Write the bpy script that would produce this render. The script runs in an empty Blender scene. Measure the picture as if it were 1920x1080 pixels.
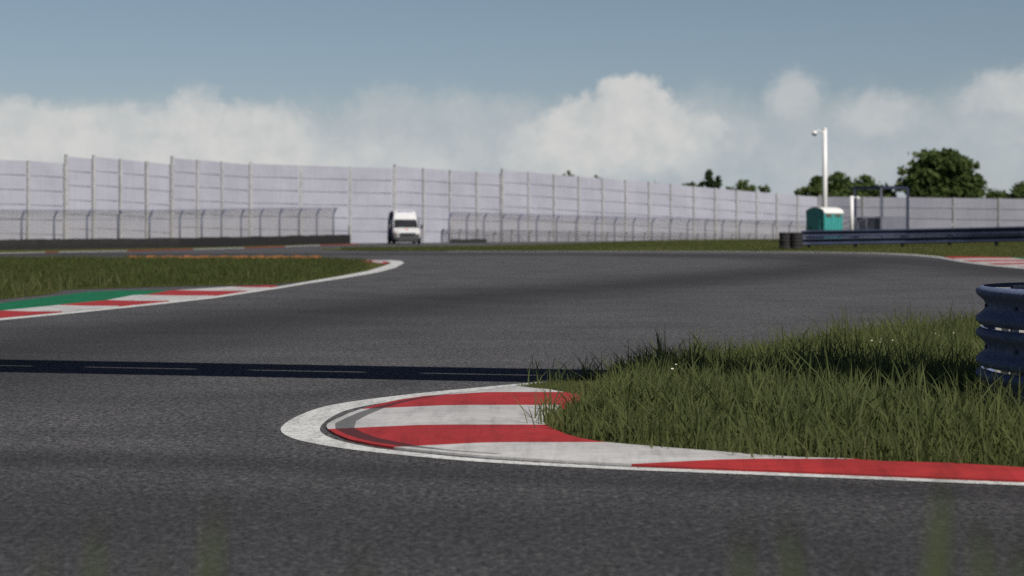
import bpy, bmesh, math, random
import numpy as np
from mathutils import Vector, Matrix
from mathutils.geometry import tessellate_polygon
R = math.radians
rng = np.random.default_rng(7)
random.seed(7)
scene = bpy.context.scene
COL = scene.collection

# ------------------------------------------------------------------ survey helpers
FPX, H, HY, CX = 3000.0, 1.44, 421.0, 960.0     # focal length (1920 px wide), eye height, horizon row, centre column
def G(px, py):                                   # a point on level ground read off the photograph
    D = FPX * H / (py - HY)
    return ((px - CX) / FPX * D, D)
def at(px, D, z=0.0):
    return ((px - CX) / FPX * D, D, z)
def zat(py, D):                                  # height of something seen at row py and distance D
    return H + (HY - py) * D / FPX
def lerp_tab(tab, v):
    xs = [a for a, b in tab]; ys = [b for a, b in tab]
    return float(np.interp(v, xs, ys))

# ------------------------------------------------------------------ mesh helpers
class MB:
    def __init__(s): s.v, s.f, s.m, s.sm = [], [], [], []
    def add(s, vs, fs, mi=0, smooth=False):
        n = len(s.v); s.v += [tuple(p) for p in vs]
        for f in fs: s.f.append(tuple(n + i for i in f)); s.m.append(mi); s.sm.append(smooth)
        return s
    def box(s, c, d, rz=0.0, mi=0, bev=0.0):
        bm = bmesh.new(); bmesh.ops.create_cube(bm, size=1)
        for v in bm.verts: v.co = Vector((v.co.x*d[0], v.co.y*d[1], v.co.z*d[2]))
        if bev: bmesh.ops.bevel(bm, geom=bm.edges[:], offset=bev, segments=2, affect='EDGES')
        M = Matrix.Translation(c) @ Matrix.Rotation(rz, 4, 'Z')
        bm.verts.index_update()
        s.add([M @ v.co for v in bm.verts], [[v.index for v in f.verts] for f in bm.faces], mi)
        bm.free(); return s
    def beam(s, a, b, w, h, mi=0):               # rectangular bar from a to b, w across, h up
        a, b = Vector(a), Vector(b); d = (b - a).normalized()
        up = Vector((0, 0, 1)) if abs(d.z) < .9 else Vector((0, 1, 0))
        x = d.cross(up).normalized(); u = x.cross(d)
        vs = [p + x*sx*w/2 + u*su*h/2 for p in (a, b) for sx, su in ((-1,-1),(1,-1),(1,1),(-1,1))]
        return s.add(vs, [(0,3,2,1),(4,5,6,7),(0,1,5,4),(1,2,6,5),(2,3,7,6),(3,0,4,7)], mi)
    def tube(s, pts, r, n=10, mi=0, caps=True):
        pts = [Vector(p) for p in pts]; rs = r if isinstance(r, (list, tuple)) else [r]*len(pts)
        vs, fs = [], []; ref = None
        for i, p in enumerate(pts):
            d = (pts[min(i+1, len(pts)-1)] - pts[max(i-1, 0)]).normalized()
            if ref is None:
                ref = d.cross(Vector((0.3, 1, 0.2))).normalized()
            ref = (ref - d*ref.dot(d)).normalized(); q = d.cross(ref)
            for k in range(n):
                t = 2*math.pi*k/n
                vs.append(p + (ref*math.cos(t) + q*math.sin(t))*rs[i])
        for i in range(len(pts)-1):
            for k in range(n):
                a = i*n+k; b = i*n+(k+1) % n
                fs.append((a, b, b+n, a+n))
        if caps:
            fs.append(tuple(range(n-1, -1, -1))); fs.append(tuple((len(pts)-1)*n+k for k in range(n)))
        return s.add(vs, fs, mi, True)
    def lathe(s, prof, c, axis='Z', n=24, mi=0):
        vs, fs = [], []
        for r, z in prof:
            for k in range(n):
                t = 2*math.pi*k/n
                p = (r*math.cos(t), r*math.sin(t), z)
                if axis == 'X': p = (p[2], p[0], p[1])
                if axis == 'Y': p = (p[0], p[2], p[1])
                vs.append((p[0]+c[0], p[1]+c[1], p[2]+c[2]))
        for i in range(len(prof)-1):
            for k in range(n):
                a = i*n+k; b = i*n+(k+1) % n
                fs.append((a, b, b+n, a+n))
        return s.add(vs, fs, mi, True)
    def poly(s, pts, z=0.0, mi=0):
        vs = [Vector((p[0], p[1], z)) for p in pts]
        tris = tessellate_polygon([vs])
        fs = []
        for t in tris:
            a, b, c = (vs[i] for i in t)
            fs.append(t if (b-a).cross(c-a).z > 0 else (t[0], t[2], t[1]))
        return s.add(vs, fs, mi)
    def strip(s, A, B, z=0.0, mi=0):
        vs = [(p[0], p[1], z) for p in A] + [(p[0], p[1], z) for p in B]; n = len(A); fs = []
        for i in range(n-1):
            a, b, c = Vector(vs[i]), Vector(vs[i+1]), Vector(vs[n+i+1])
            up = (b-a).cross(c-a).z > 0
            fs.append((i, i+1, n+i+1, n+i) if up else (i, n+i, n+i+1, i+1))
        return s.add(vs, fs, mi)

ORG = {}
def finish(name, me, parent, mats):
    o = bpy.data.objects.new(name, me); COL.objects.link(o)
    for m in (mats if isinstance(mats, (list, tuple)) else [mats]): me.materials.append(m)
    if parent is not None: o.parent = parent; ORG[o.name] = ORG.get(parent.name, Vector((0, 0, 0)))
    return o
def obj(name, mb, mats, parent=None, local=False, loc=None):
    """link as ONE mesh object. Coordinates are the world's unless local."""
    off = Vector((0, 0, 0))
    if parent is not None and not local: off = ORG.get(parent.name, off)
    if parent is None and loc is not None and not local: off = Vector(loc)
    me = bpy.data.meshes.new(name)
    me.from_pydata([(v[0]-off.x, v[1]-off.y, v[2]-off.z) for v in mb.v], [], mb.f)
    for p, mi, sm in zip(me.polygons, mb.m, mb.sm): p.material_index = mi; p.use_smooth = sm
    me.update()
    o = finish(name, me, parent, mats)
    if parent is None and loc is not None: o.location = loc; ORG[o.name] = Vector(loc)
    return o
def tag(o, label=None, cat=None, group=None, kind=None):
    if label: o['label'] = label
    if cat: o['category'] = cat
    if group: o['group'] = group
    if kind: o['kind'] = kind
    return o
def thing(name, label, cat, loc, rz=0.0, group=None):
    o = bpy.data.objects.new(name, None); COL.objects.link(o)
    o.location = loc; o.rotation_euler = (0, 0, rz); o.empty_display_size = .3
    ORG[o.name] = Vector(loc)
    return tag(o, label, cat, group)
def copy_tree(o, parent=None):
    c = o.copy(); COL.objects.link(c)
    if parent is not None: c.parent = parent
    for ch in list(o.children): copy_tree(ch, c)
    return c

# ------------------------------------------------------------------ material helpers
def newmat(name):
    m = bpy.data.materials.new(name); m.use_nodes = True
    nt = m.node_tree; b = nt.nodes['Principled BSDF']
    return m, nt, b
def nd(nt, t, **kw):
    n = nt.nodes.new(t)
    for k, v in kw.items(): setattr(n, k, v)
    return n
def noise(nt, vec, scale, detail=3, rough=.6):
    n = nd(nt, 'ShaderNodeTexNoise'); n.inputs['Scale'].default_value = scale
    n.inputs['Detail'].default_value = detail; n.inputs['Roughness'].default_value = rough
    if vec is not None: nt.links.new(vec, n.inputs['Vector'])
    return n.outputs['Fac']
def ramp(nt, fac, stops):
    r = nd(nt, 'ShaderNodeValToRGB'); e = r.color_ramp.elements
    while len(e) < len(stops): e.new(.5)
    for el, (p, c) in zip(e, stops): el.position = p; el.color = (*c, 1)
    nt.links.new(fac, r.inputs['Fac']); return r.outputs['Color']
def mix(nt, fac, a, b, mode='MIX'):
    n = nd(nt, 'ShaderNodeMix', data_type='RGBA', blend_type=mode)
    for s, v in ((n.inputs[0], fac), (n.inputs[6], a), (n.inputs[7], b)):
        if hasattr(v, 'is_output'): nt.links.new(v, s)
        else: s.default_value = v if isinstance(v, (int, float)) else (*v, 1)
    return n.outputs[2]
def math_(nt, op, a, b=None, c=None, clamp=False):
    n = nd(nt, 'ShaderNodeMath', operation=op, use_clamp=clamp)
    for i, v in enumerate((a, b, c)):
        if v is None: continue
        if hasattr(v, 'is_output'): nt.links.new(v, n.inputs[i])
        else: n.inputs[i].default_value = v
    return n.outputs[0]
def bump(nt, h, b, strength=.3, dist=.02):
    n = nd(nt, 'ShaderNodeBump'); n.inputs['Strength'].default_value = strength; n.inputs['Distance'].default_value = dist
    nt.links.new(h, n.inputs['Height']); nt.links.new(n.outputs['Normal'], b.inputs['Normal'])
def pos(nt): return nd(nt, 'ShaderNodeNewGeometry').outputs['Position']
def mapped(nt, vec, scale):
    n = nd(nt, 'ShaderNodeMapping'); n.inputs['Scale'].default_value = scale
    nt.links.new(vec, n.inputs['Vector']); return n.outputs['Vector']
def scl(c, k): return tuple(x*k for x in c)
def paint(name, col, var=.25, scale=3.0, rough=.5, metal=0.0, stretch=(1, 1, 1), fine=0.0, spec=.5):
    m, nt, b = newmat(name); p = mapped(nt, pos(nt), stretch)
    f = noise(nt, p, scale, 5)
    c = ramp(nt, f, [(.3, scl(col, 1-var)), (.7, scl(col, 1+var))])
    if fine:
        g = noise(nt, pos(nt), 90, 3, .8)
        c = mix(nt, math_(nt, 'MULTIPLY', ramp(nt, g, [(.45, (0, 0, 0)), (.62, (1, 1, 1))]), fine), c, scl(col, .35))
    nt.links.new(c, b.inputs['Base Color'])
    b.inputs['Roughness'].default_value = rough; b.inputs['Metallic'].default_value = metal
    b.inputs['Specular IOR Level'].default_value = spec
    return m

# asphalt, with a rubber attribute laid down along the racing line
def asphalt_mat():
    m, nt, b = newmat('asphalt'); p = pos(nt)
    agg = noise(nt, p, 30, 5, .76)
    fine = noise(nt, p, 90, 5, .85)
    broad = noise(nt, p, .55, 4, .6)
    streak = noise(nt, mapped(nt, p, (.25, 1.6, 1)), 1.1, 4, .6)
    c = ramp(nt, agg, [(.37, (.012, .012, .013)), (.5, (.055, .054, .056)), (.63, (.142, .138, .134))])
    c2 = ramp(nt, fine, [(.36, (.38, .38, .40)), (.64, (1.75, 1.72, 1.66))])
    c = mix(nt, .85, c, c2, 'MULTIPLY')
    c = mix(nt, .75, c, ramp(nt, broad, [(.3, (.72, .72, .74)), (.7, (1.2, 1.2, 1.2))]), 'MULTIPLY')
    c = mix(nt, .65, c, ramp(nt, streak, [(.32, (.8, .8, .82)), (.7, (1.18, 1.18, 1.18))]), 'MULTIPLY')
    mid = noise(nt, p, 11, 2, .6)
    c = mix(nt, .8, c, ramp(nt, mid, [(.36, (.76, .76, .775)), (.64, (1.42, 1.42, 1.425))]), 'MULTIPLY')
    at_ = nd(nt, 'ShaderNodeAttribute', attribute_name='rubber')
    rb = math_(nt, 'MULTIPLY', at_.outputs['Fac'], ramp(nt, streak, [(.25, (.6, .6, .6)), (.7, (1, 1, 1))]), clamp=True)
    c = mix(nt, rb, c, mix(nt, .8, c, (.011, .011, .012)))
    nt.links.new(c, b.inputs['Base Color'])
    b.inputs['Roughness'].default_value = .88; b.inputs['Specular IOR Level'].default_value = .25
    bump(nt, math_(nt, 'ADD', agg, fine), b, .5, .006)
    return m
def road_paint(name, col, wear=.5):
    m, nt, b = newmat(name); p = pos(nt)
    g = noise(nt, p, 22, 8, .85); l = noise(nt, p, 1.6, 5, .65)
    s = noise(nt, mapped(nt, p, (1, 7, 1)), 2.2, 5, .7)
    c = ramp(nt, l, [(.3, scl(col, .84)), (.7, scl(col, 1.12))])
    c = mix(nt, .5, c, ramp(nt, s, [(.32, (.72, .71, .70)), (.6, (1.08, 1.08, 1.08))]), 'MULTIPLY')
    t = noise(nt, mapped(nt, p, (5, .8, 1)), 1.3, 6, .7)
    c = mix(nt, .55, c, ramp(nt, t, [(.34, (.55, .54, .54)), (.52, (1, 1, 1))]), 'MULTIPLY')
    k = math_(nt, 'MULTIPLY', ramp(nt, g, [(.50, (0, 0, 0)), (.62, (1, 1, 1))]), wear)
    c = mix(nt, k, c, (.055, .055, .055))
    nt.links.new(c, b.inputs['Base Color']); b.inputs['Roughness'].default_value = .7
    b.inputs['Specular IOR Level'].default_value = .3
    bump(nt, g, b, .35, .004)
    return m
def ribbed(name, col):
    m, nt, b = newmat(name); p = pos(nt)
    w = nd(nt, 'ShaderNodeTexWave', wave_type='BANDS', bands_direction='Y'); w.inputs['Scale'].default_value = 9.0
    w.inputs['Distortion'].default_value = .15
    nt.links.new(p, w.inputs['Vector'])
    c = ramp(nt, w.outputs['Fac'], [(.1, scl(col, .45)), (.8, col)])
    c = mix(nt, .6, c, ramp(nt, noise(nt, p, 12, 4), [(.3, (.6, .6, .6)), (.7, (1.1, 1.1, 1.1))]), 'MULTIPLY')
    nt.links.new(c, b.inputs['Base Color']); b.inputs['Roughness'].default_value = .8
    return m
def turf_mat(name, dark, lit, s=1.0):
    m, nt, b = newmat(name); p = pos(nt)
    a = noise(nt, p, 26*s, 4, .8); l = noise(nt, p, .7*s, 4, .6)
    c = ramp(nt, a, [(.32, dark), (.55, scl([(x+y)/2 for x, y in zip(dark, lit)], 1)), (.72, lit)])
    c = mix(nt, .7, c, ramp(nt, l, [(.3, (.7, .75, .7)), (.7, (1.25, 1.15, 1.0))]), 'MULTIPLY')
    nt.links.new(c, b.inputs['Base Color']); b.inputs['Roughness'].default_value = .95
    b.inputs['Specular IOR Level'].default_value = .1
    bump(nt, a, b, .8, .04)
    return m
def blade_mat(name, stops, transl=.25):
    m, nt, b = newmat(name)
    t = nd(nt, 'ShaderNodeAttribute', attribute_name='tint')
    c = ramp(nt, t.outputs['Fac'], stops)
    nt.links.new(c, b.inputs['Base Color']); b.inputs['Roughness'].default_value = .75
    b.inputs['Specular IOR Level'].default_value = .15
    tr = nd(nt, 'ShaderNodeBsdfTranslucent'); nt.links.new(c, tr.inputs['Color'])
    mx = nd(nt, 'ShaderNodeMixShader'); mx.inputs[0].default_value = transl
    nt.links.new(b.outputs[0], mx.inputs[1]); nt.links.new(tr.outputs[0], mx.inputs[2])
    nt.links.new(mx.outputs[0], nt.nodes['Material Output'].inputs['Surface'])
    return m
def mesh_wire(name, col, cell=.06, cover=.3):
    m, nt, b = newmat(name)
    uv = nd(nt, 'ShaderNodeUVMap'); sp = nd(nt, 'ShaderNodeSeparateXYZ'); nt.links.new(uv.outputs[0], sp.inputs[0])
    fx = math_(nt, 'LESS_THAN', math_(nt, 'FRACT', math_(nt, 'DIVIDE', sp.outputs[0], cell)), cover*.5)
    fy = math_(nt, 'LESS_THAN', math_(nt, 'FRACT', math_(nt, 'DIVIDE', sp.outputs[1], cell)), cover*.55)
    k = math_(nt, 'MAXIMUM', fx, fy)
    b.inputs['Base Color'].default_value = (*col, 1); b.inputs['Roughness'].default_value = .6
    tr = nd(nt, 'ShaderNodeBsdfTransparent'); mx = nd(nt, 'ShaderNodeMixShader')
    nt.links.new(k, mx.inputs[0]); nt.links.new(tr.outputs[0], mx.inputs[1]); nt.links.new(b.outputs[0], mx.inputs[2])
    nt.links.new(mx.outputs[0], nt.nodes['Material Output'].inputs['Surface'])
    return m
def wall_mat():
    m, nt, b = newmat('wall_panel'); p = pos(nt)
    s = noise(nt, mapped(nt, p, (9, 9, .35)), 1.0, 4, .6)
    l = noise(nt, p, .35, 4, .6)
    h = noise(nt, mapped(nt, p, (.3, .3, 6)), 1.5, 4, .6)
    c = ramp(nt, s, [(.3, (.315, .315, .365)), (.7, (.37, .37, .42))])
    c = mix(nt, .6, c, ramp(nt, l, [(.3, (.80, .80, .83)), (.7, (1.15, 1.14, 1.12))]), 'MULTIPLY')
    c = mix(nt, .4, c, ramp(nt, h, [(.3, (.85, .85, .85)), (.7, (1.1, 1.1, 1.1))]), 'MULTIPLY')
    nt.links.new(c, b.inputs['Base Color']); b.inputs['Roughness'].default_value = .75
    return m
M = dict(
    asphalt=asphalt_mat(),
    line=road_paint('line_paint', (.60, .60, .57), .8), white=road_paint('kerb_white', (.455, .445, .43), .14),
    red=road_paint('kerb_red', (.335, .026, .026), .14), green=road_paint('runoff_green', (.002, .13, .05), .15),
    rib_white=ribbed('ribbed_white', (.17, .17, .165)), rib_red=ribbed('ribbed_red', (.10, .012, .014)),
    turf=turf_mat('turf', (.022, .030, .008), (.115, .125, .035)),
    verge=turf_mat('verge_grass', (.045, .055, .013), (.115, .115, .035), .6),
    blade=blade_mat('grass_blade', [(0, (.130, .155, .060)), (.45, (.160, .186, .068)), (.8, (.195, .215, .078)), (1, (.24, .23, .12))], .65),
    far_blade=blade_mat('far_grass_blade', [(0, (.055, .072, .022)), (.5, (.082, .100, .030)), (.9, (.112, .122, .042)), (1, (.20, .19, .095))], .45),
    near_blade=blade_mat('near_blade', [(0, (.10, .13, .06)), (1, (.14, .165, .08))], .5),
    leaf=blade_mat('leaf', [(0, (.055, .085, .026)), (.5, (.115, .160, .050)), (1, (.175, .205, .075))], .55),
    conifer=blade_mat('conifer_leaf', [(0, (.018, .034, .015)), (.5, (.034, .060, .024)), (1, (.06, .092, .034))], .25),
    bark=paint('bark', (.06, .045, .035), .4, 6, .9),
    wall=wall_mat(), post=paint('concrete_post', (.36, .355, .36), .2, 2, .85),
    fence_post=paint('fence_post_steel', (.14, .16, .26), .15, 2, .5), wire=mesh_wire('wire_mesh', (.20, .19, .18), .06, .42),
    belt=paint('black_belt', (.011, .0105, .0105), .4, 4, .8), tyre=paint('tyre_rubber', (.016, .015, .015), .4, 8, .8),
    armco=paint('blue_armco', (.125, .155, .245), .35, 9, .7, .0, (4, 4, .6), .0, .18),
    armco_far=paint('navy_guardrail', (.040, .050, .088), .25, 2, .65, .0, (1, 1, 1), .0, .2),
    steel=paint('galvanised_steel', (.42, .41, .38), .3, 9, .5, .3), dark_steel=paint('dark_steel', (.03, .035, .05), .3, 4, .6),
    teal=paint('teal_plastic', (.042, .28, .26), .10, 3, .45), toilet_roof=paint('white_plastic', (.72, .70, .66), .06, 3, .45),
    vent=paint('vent_brown', (.16, .09, .06), .2, 5, .7),
    pole=paint('white_pole', (.74, .72, .70), .06, 3, .4), frame=paint('navy_frame', (.018, .024, .058), .2, 3, .5),
    deck=paint('grey_panel', (.14, .145, .18), .12, 3, .7), rail_grey=paint('grey_rail', (.12, .125, .16), .1, 3, .5),
    orange=paint('orange_paint', (.27, .095, .028), .35, 5, .7), daisy=paint('petal_white', (.8, .8, .76), .05, 40, .6),
    yolk=paint('daisy_yellow', (.6, .4, .03), .1, 40, .7), stem=paint('flower_stem', (.08, .12, .03), .2, 40, .7),
    van_white=paint('van_white', (.58, .575, .565), .05, 1.5, .3), van_blue=paint('van_navy', (.022, .035, .095), .2, 2, .85, .0, (1, 1, 1), .0, .05),
    van_trim=paint('van_trim', (.045, .045, .047), .3, 5, .55), bumper=paint('grey_bumper', (.055, .055, .056), .3, 6, .6),
    letter=paint('blue_letter', (.03, .05, .26), .1, 3, .5), emblem=paint('red_emblem', (.55, .05, .045), .1, 3, .5),
    beam=paint('shadow_gantry_steel', (.3, .3, .32), .15, 1, .5), orange_lamp=paint('amber_lens', (.5, .2, .03), .1, 4, .3),
)
def glass(name, col, rough=.08):
    m, nt, b = newmat(name)
    nt.links.new(ramp(nt, noise(nt, pos(nt), 1.5, 2), [(.3, scl(col, .8)), (.7, scl(col, 1.2))]), b.inputs['Base Color'])
    b.inputs['Roughness'].default_value = rough; return m
M['glass'] = glass('dark_glass', (.022, .024, .026), .25); M['lamp_glass'] = glass('headlight_glass', (.6, .6, .58), .15)

# ------------------------------------------------------------------ sun and camera
SUN_AZ, SUN_EL = R(34), R(45)                    # azimuth measured from behind the camera towards its right
to_sun = Vector((math.sin(SUN_AZ)*math.cos(SUN_EL), -math.cos(SUN_AZ)*math.cos(SUN_EL), math.sin(SUN_EL)))
sl = bpy.data.lights.new('sun', 'SUN'); sl.energy = 4.9; sl.angle = R(.5); sl.color = (1.0, .965, .91)
so = bpy.data.objects.new('sun', sl); COL.objects.link(so)
so.rotation_euler = (-to_sun).to_track_quat('-Z', 'Y').to_euler(); so.location = to_sun*60
cam = bpy.data.cameras.new('camera'); co = bpy.data.objects.new('camera', cam); COL.objects.link(co)
co.location = (0, 0, H); co.rotation_euler = (R(90), 0, 0)
cam.sensor_width = 36; cam.lens = 36*FPX/1920; cam.shift_y = -(540-HY)/1920
cam.clip_end = 6000; cam.clip_start = .05
cam.dof.use_dof = True; cam.dof.focus_distance = 13.2; cam.dof.aperture_fstop = 2.0
scene.camera = co
scene.view_settings.view_transform = 'Standard'; scene.view_settings.look = 'None'
scene.view_settings.exposure = 0; scene.view_settings.gamma = 1
scene.cycles.max_bounces = 6; scene.cycles.transparent_max_bounces = 12
scene.cycles.use_denoising = False

# ------------------------------------------------------------------ sky with a bank of cumulus
def build_world():
    w = bpy.data.worlds.new('World'); scene.world = w; w.use_nodes = True; nt = w.node_tree
    bg = nt.nodes['Background']
    tc = nd(nt, 'ShaderNodeTexCoord').outputs['Generated']
    sky = nd(nt, 'ShaderNodeTexSky'); sky.sky_type = 'NISHITA'; sky.sun_disc = False
    sky.sun_elevation = SUN_EL; sky.sun_rotation = math.pi - SUN_AZ
    sky.air_density = 1.0; sky.dust_density = .6; sky.ozone_density = 1.0
    sp = nd(nt, 'ShaderNodeSeparateXYZ'); nt.links.new(tc, sp.inputs[0])
    tint = ramp(nt, sp.outputs[2], [(0, (.84, .91, 1.17)), (.07, (.93, .945, 1.07)), (.14, (1.0, .99, 1.0)), (.36, (.24, .28, .48)), (1, (.13, .17, .38))])
    base = mix(nt, 1.0, sky.outputs['Color'], tint, 'MULTIPLY')
    az = math_(nt, 'MULTIPLY', math_(nt, 'ARCTAN2', sp.outputs[0], sp.outputs[1]), 3.0)
    el = math_(nt, 'MULTIPLY', math_(nt, 'ARCSINE', sp.outputs[2]), 3.0)
    cb = nd(nt, 'ShaderNodeCombineXYZ'); nt.links.new(az, cb.inputs[0]); nt.links.new(el, cb.inputs[1])
    P = cb.outputs[0]
    def warp(P, scale, amp, off, detail=4):
        n = nd(nt, 'ShaderNodeTexNoise'); n.inputs['Scale'].default_value = scale; n.inputs['Detail'].default_value = detail
        n.inputs['Roughness'].default_value = .6
        a = nd(nt, 'ShaderNodeVectorMath', operation='ADD'); nt.links.new(P, a.inputs[0]); a.inputs[1].default_value = off
        nt.links.new(a.outputs[0], n.inputs['Vector'])
        s = nd(nt, 'ShaderNodeVectorMath', operation='SUBTRACT'); nt.links.new(n.outputs['Color'], s.inputs[0]); s.inputs[1].default_value = (.5, .5, .5)
        k = nd(nt, 'ShaderNodeVectorMath', operation='MULTIPLY'); nt.links.new(s.outputs[0], k.inputs[0]); k.inputs[1].default_value = (amp, amp, 0)
        r = nd(nt, 'ShaderNodeVectorMath', operation='ADD'); nt.links.new(P, r.inputs[0]); nt.links.new(k.outputs[0], r.inputs[1])
        return r.outputs[0]
    Pw = warp(warp(P, 14, .062, (3.1, 1.7, 0)), 50, .034, (7.7, 5.1, 0), 5)
    def blob(px, py, rx, ry, k, soft=.45):
        t = (px-CX)/FPX
        c = (math.atan(t)*3, math.atan((HY-py)/FPX/math.sqrt(1+t*t))*3, 0)
        s = nd(nt, 'ShaderNodeVectorMath', operation='SUBTRACT'); nt.links.new(Pw, s.inputs[0]); s.inputs[1].default_value = c
        q = nd(nt, 'ShaderNodeVectorMath', operation='MULTIPLY'); nt.links.new(s.outputs[0], q.inputs[0]); q.inputs[1].default_value = (1000/rx, 1000/ry, 0)
        l = nd(nt, 'ShaderNodeVectorMath', operation='LENGTH'); nt.links.new(q.outputs[0], l.inputs[0])
        m = nd(nt, 'ShaderNodeMapRange', interpolation_type='SMOOTHSTEP'); nt.links.new(l.outputs['Value'], m.inputs[0])
        m.inputs[1].default_value = 1.0; m.inputs[2].default_value = soft; m.inputs[3].default_value = 1.0; m.inputs[4].default_value = 1-k
        return m.outputs[0]
    def union(bs):
        r = None
        for b in bs:
            v = blob(*b)
            r = v if r is None else math_(nt, 'MULTIPLY', r, v)
        return math_(nt, 'SUBTRACT', 1.0, r, clamp=True)
    veil = union([(-150, 310, 460, 160, .85, .45), (330, 340, 620, 185, .85, .5), (820, 350, 520, 205, .9, .55), (715, 215, 95, 78, .55, .5),
                  (870, 260, 320, 110, .65, .45), (1250, 345, 600, 190, .75, .4), (1490, 188, 76, 70, .62, .4), (1640, 240, 130, 100, .62, .4),
                  (1800, 335, 480, 150, .55, .2), (1900, 222, 185, 115, .65, .4), (2100, 240, 280, 160, .7, .3), (1330, 225, 130, 85, .5, .3),
                  (-700, 290, 440, 150, .85, .4), (2700, 300, 500, 170, .85, .4), (960, 430, 1700, 190, .55, .15), (1450, 300, 260, 110, .4, .1), (1650, 350, 800, 190, .65, .4), (1400, 290, 330, 120, .5, .3), (1790, 250, 200, 110, .4, .3)])
    puff = union([(30, 255, 185, 82, .85, .6), (215, 262, 140, 84, .7, .6), (372, 232, 80, 80, .7, .5), (450, 268, 185, 92, .9, .55), (320, 320, 330, 100, .85, .4), (-100, 320, 300, 100, .8, .4),
                  (1187, 212, 92, 80, .95, .72), (1112, 245, 135, 74, .85, .68), (1240, 248, 125, 72, .8, .5), (1050, 285, 150, 76, .75, .4), (1180, 290, 220, 70, .6, .3),
                  (1335, 240, 40, 28, .6, .3), (1482, 180, 62, 48, .4, .3), (1640, 212, 105, 56, .4, .3), (1905, 175, 125, 52, .6, .35), (690, 320, 320, 95, .6, .2)])
    mott = noise(nt, warp(P, 20, .05, (1.3, 9.1, 0)), 16, 5, .6)
    c1 = ramp(nt, mott, [(.3, (.39, .445, .485)), (.7, (.48, .515, .53))])
    c2 = ramp(nt, mott, [(.28, (.52, .54, .545)), (.6, (.63, .63, .615))])
    def scaled(c): return mix(nt, 1.0, c, (1/BG,)*3, 'MULTIPLY')
    out = mix(nt, veil, base, scaled(c1)); out = mix(nt, puff, out, scaled(c2))
    nt.links.new(out, bg.inputs['Color']); bg.inputs['Strength'].default_value = BG
BG = .06
SKY_TINT = (1.0, 1.0, 1.0)
build_world()

# ------------------------------------------------------------------ the ground
b = MB().add([(-2500, -2500, -.09), (2500, -2500, -.09), (2500, 2500, -.09), (-2500, 2500, -.09)], [(0, 1, 2, 3)])
tag(obj('ground', b, M['verge']), 'wide grassy ground around the circuit', kind='structure')

def seg_dist(X, Y, pts):
    best = np.full(X.shape, 1e9)
    for (x0, y0), (x1, y1) in zip(pts[:-1], pts[1:]):
        dx, dy = x1-x0, y1-y0; L = dx*dx+dy*dy
        t = np.clip(((X-x0)*dx+(Y-y0)*dy)/L, 0, 1)
        best = np.minimum(best, np.hypot(X-x0-t*dx, Y-y0-t*dy))
    return best
def build_road():
    ys = np.concatenate([np.arange(3.2, 30, .22), np.arange(30, 60, .6), np.arange(60, 152, 1.5)])
    xs = np.concatenate([np.arange(-70, -9, 1.5), np.arange(-9, 9, .22), np.arange(9, 62, 1.5)])
    X, Y = np.meshgrid(xs, ys); n = len(xs)
    V = np.stack([X.ravel(), Y.ravel(), np.zeros(X.size)], 1)
    fs = []
    for j in range(len(ys)-1):
        for i in range(n-1):
            xm, ym = (xs[i]+xs[i+1])/2, (ys[j]+ys[j+1])/2
            px = CX + FPX*xm/ym
            if px > 1330 and ym > 100: continue
            a = j*n+i; fs.append((a, a+1, a+n+1, a+n))
    me = bpy.data.meshes.new('road'); me.from_pydata(V.tolist(), [], fs)
    rub = np.zeros(X.size)
    def lay(pts, width, k):
        d = seg_dist(V[:, 0], V[:, 1], pts)
        np.maximum(rub, k*np.exp(-(d/width)**2), out=rub)
    lay([G(-300, 478), G(300, 477), G(800, 476.5), G(1200, 477), G(1500, 479), G(1640, 484), G(1800, 497), G(1950, 515)], 2.8, 1.0)
    lay([G(-300, 720), G(-100, 670), G(300, 622), G(600, 590), G(900, 556), G(1200, 533), G(1420, 514), G(1560, 500), G(1600, 492), G(1500, 484), G(1200, 479)], 2.6, 1.0)
    lay([G(-900, 850), G(-300, 858), G(200, 862), G(500, 870), G(800, 886), G(1200, 902), G(1920, 928), G(2600, 950)], .42, .95)
    lay([G(-900, 960), G(0, 985), G(900, 1000), G(1920, 1040)], 1.9, .8)
    lay([G(470, 860), G(430, 800), G(560, 742), G(760, 715)], .35, .35)
    a = me.attributes.new('rubber', 'FLOAT', 'POINT'); a.data.foreach_set('value', rub.astype(np.float32))
    o = finish('road', me, None, M['asphalt'])
    tag(o, 'grey asphalt race track with dark rubber along the racing line', kind='structure')
build_road()

# white edge line round the near corner
APEX_OUT = [(2350, 926), (1920, 911.5), (1600, 898.5), (1280, 886), (1133, 880), (900, 867), (733, 852), (633, 840), (550, 823), (527, 803), (567, 777), (633, 758), (767, 740), (900, 727), (960, 721.5), (1010, 716.5), (1130, 699), (1300, 675), (1600, 636), (1830, 609), (2200, 579)]
APEX_IN = [(2350, 921), (1920, 906), (1600, 893), (1280, 880.5), (1133, 874.5), (905, 861.5), (760, 847.5), (680, 837), (618, 821), (600, 803), (627, 780), (670, 765), (760, 750), (860, 736.5), (943, 728), (1010, 720.5), (1130, 702.5), (1300, 678.5), (1600, 639), (1830, 611.5), (2200, 581)]
def dense(pts, n=6):                              # Catmull-Rom through world points
    P = [Vector((*p, 0)) for p in pts]; out = []
    for i in range(len(P)-1):
        a, b, c, d = P[max(i-1, 0)], P[i], P[i+1], P[min(i+2, len(P)-1)]
        for k in range(n):
            t = k/n
            q = .5*((2*b)+(c-a)*t+(2*a-5*b+4*c-d)*t*t+(3*b-a-3*c+d)*t**3); out.append((q.x, q.y))
    out.append((P[-1].x, P[-1].y)); return out
aout, ain = dense([G(*p) for p in APEX_OUT]), dense([G(*p) for p in APEX_IN])
tag(obj('road_marking', MB().strip(aout, ain, .004), M['line']), 'white edge line round the near apex kerb', kind='structure')

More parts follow.
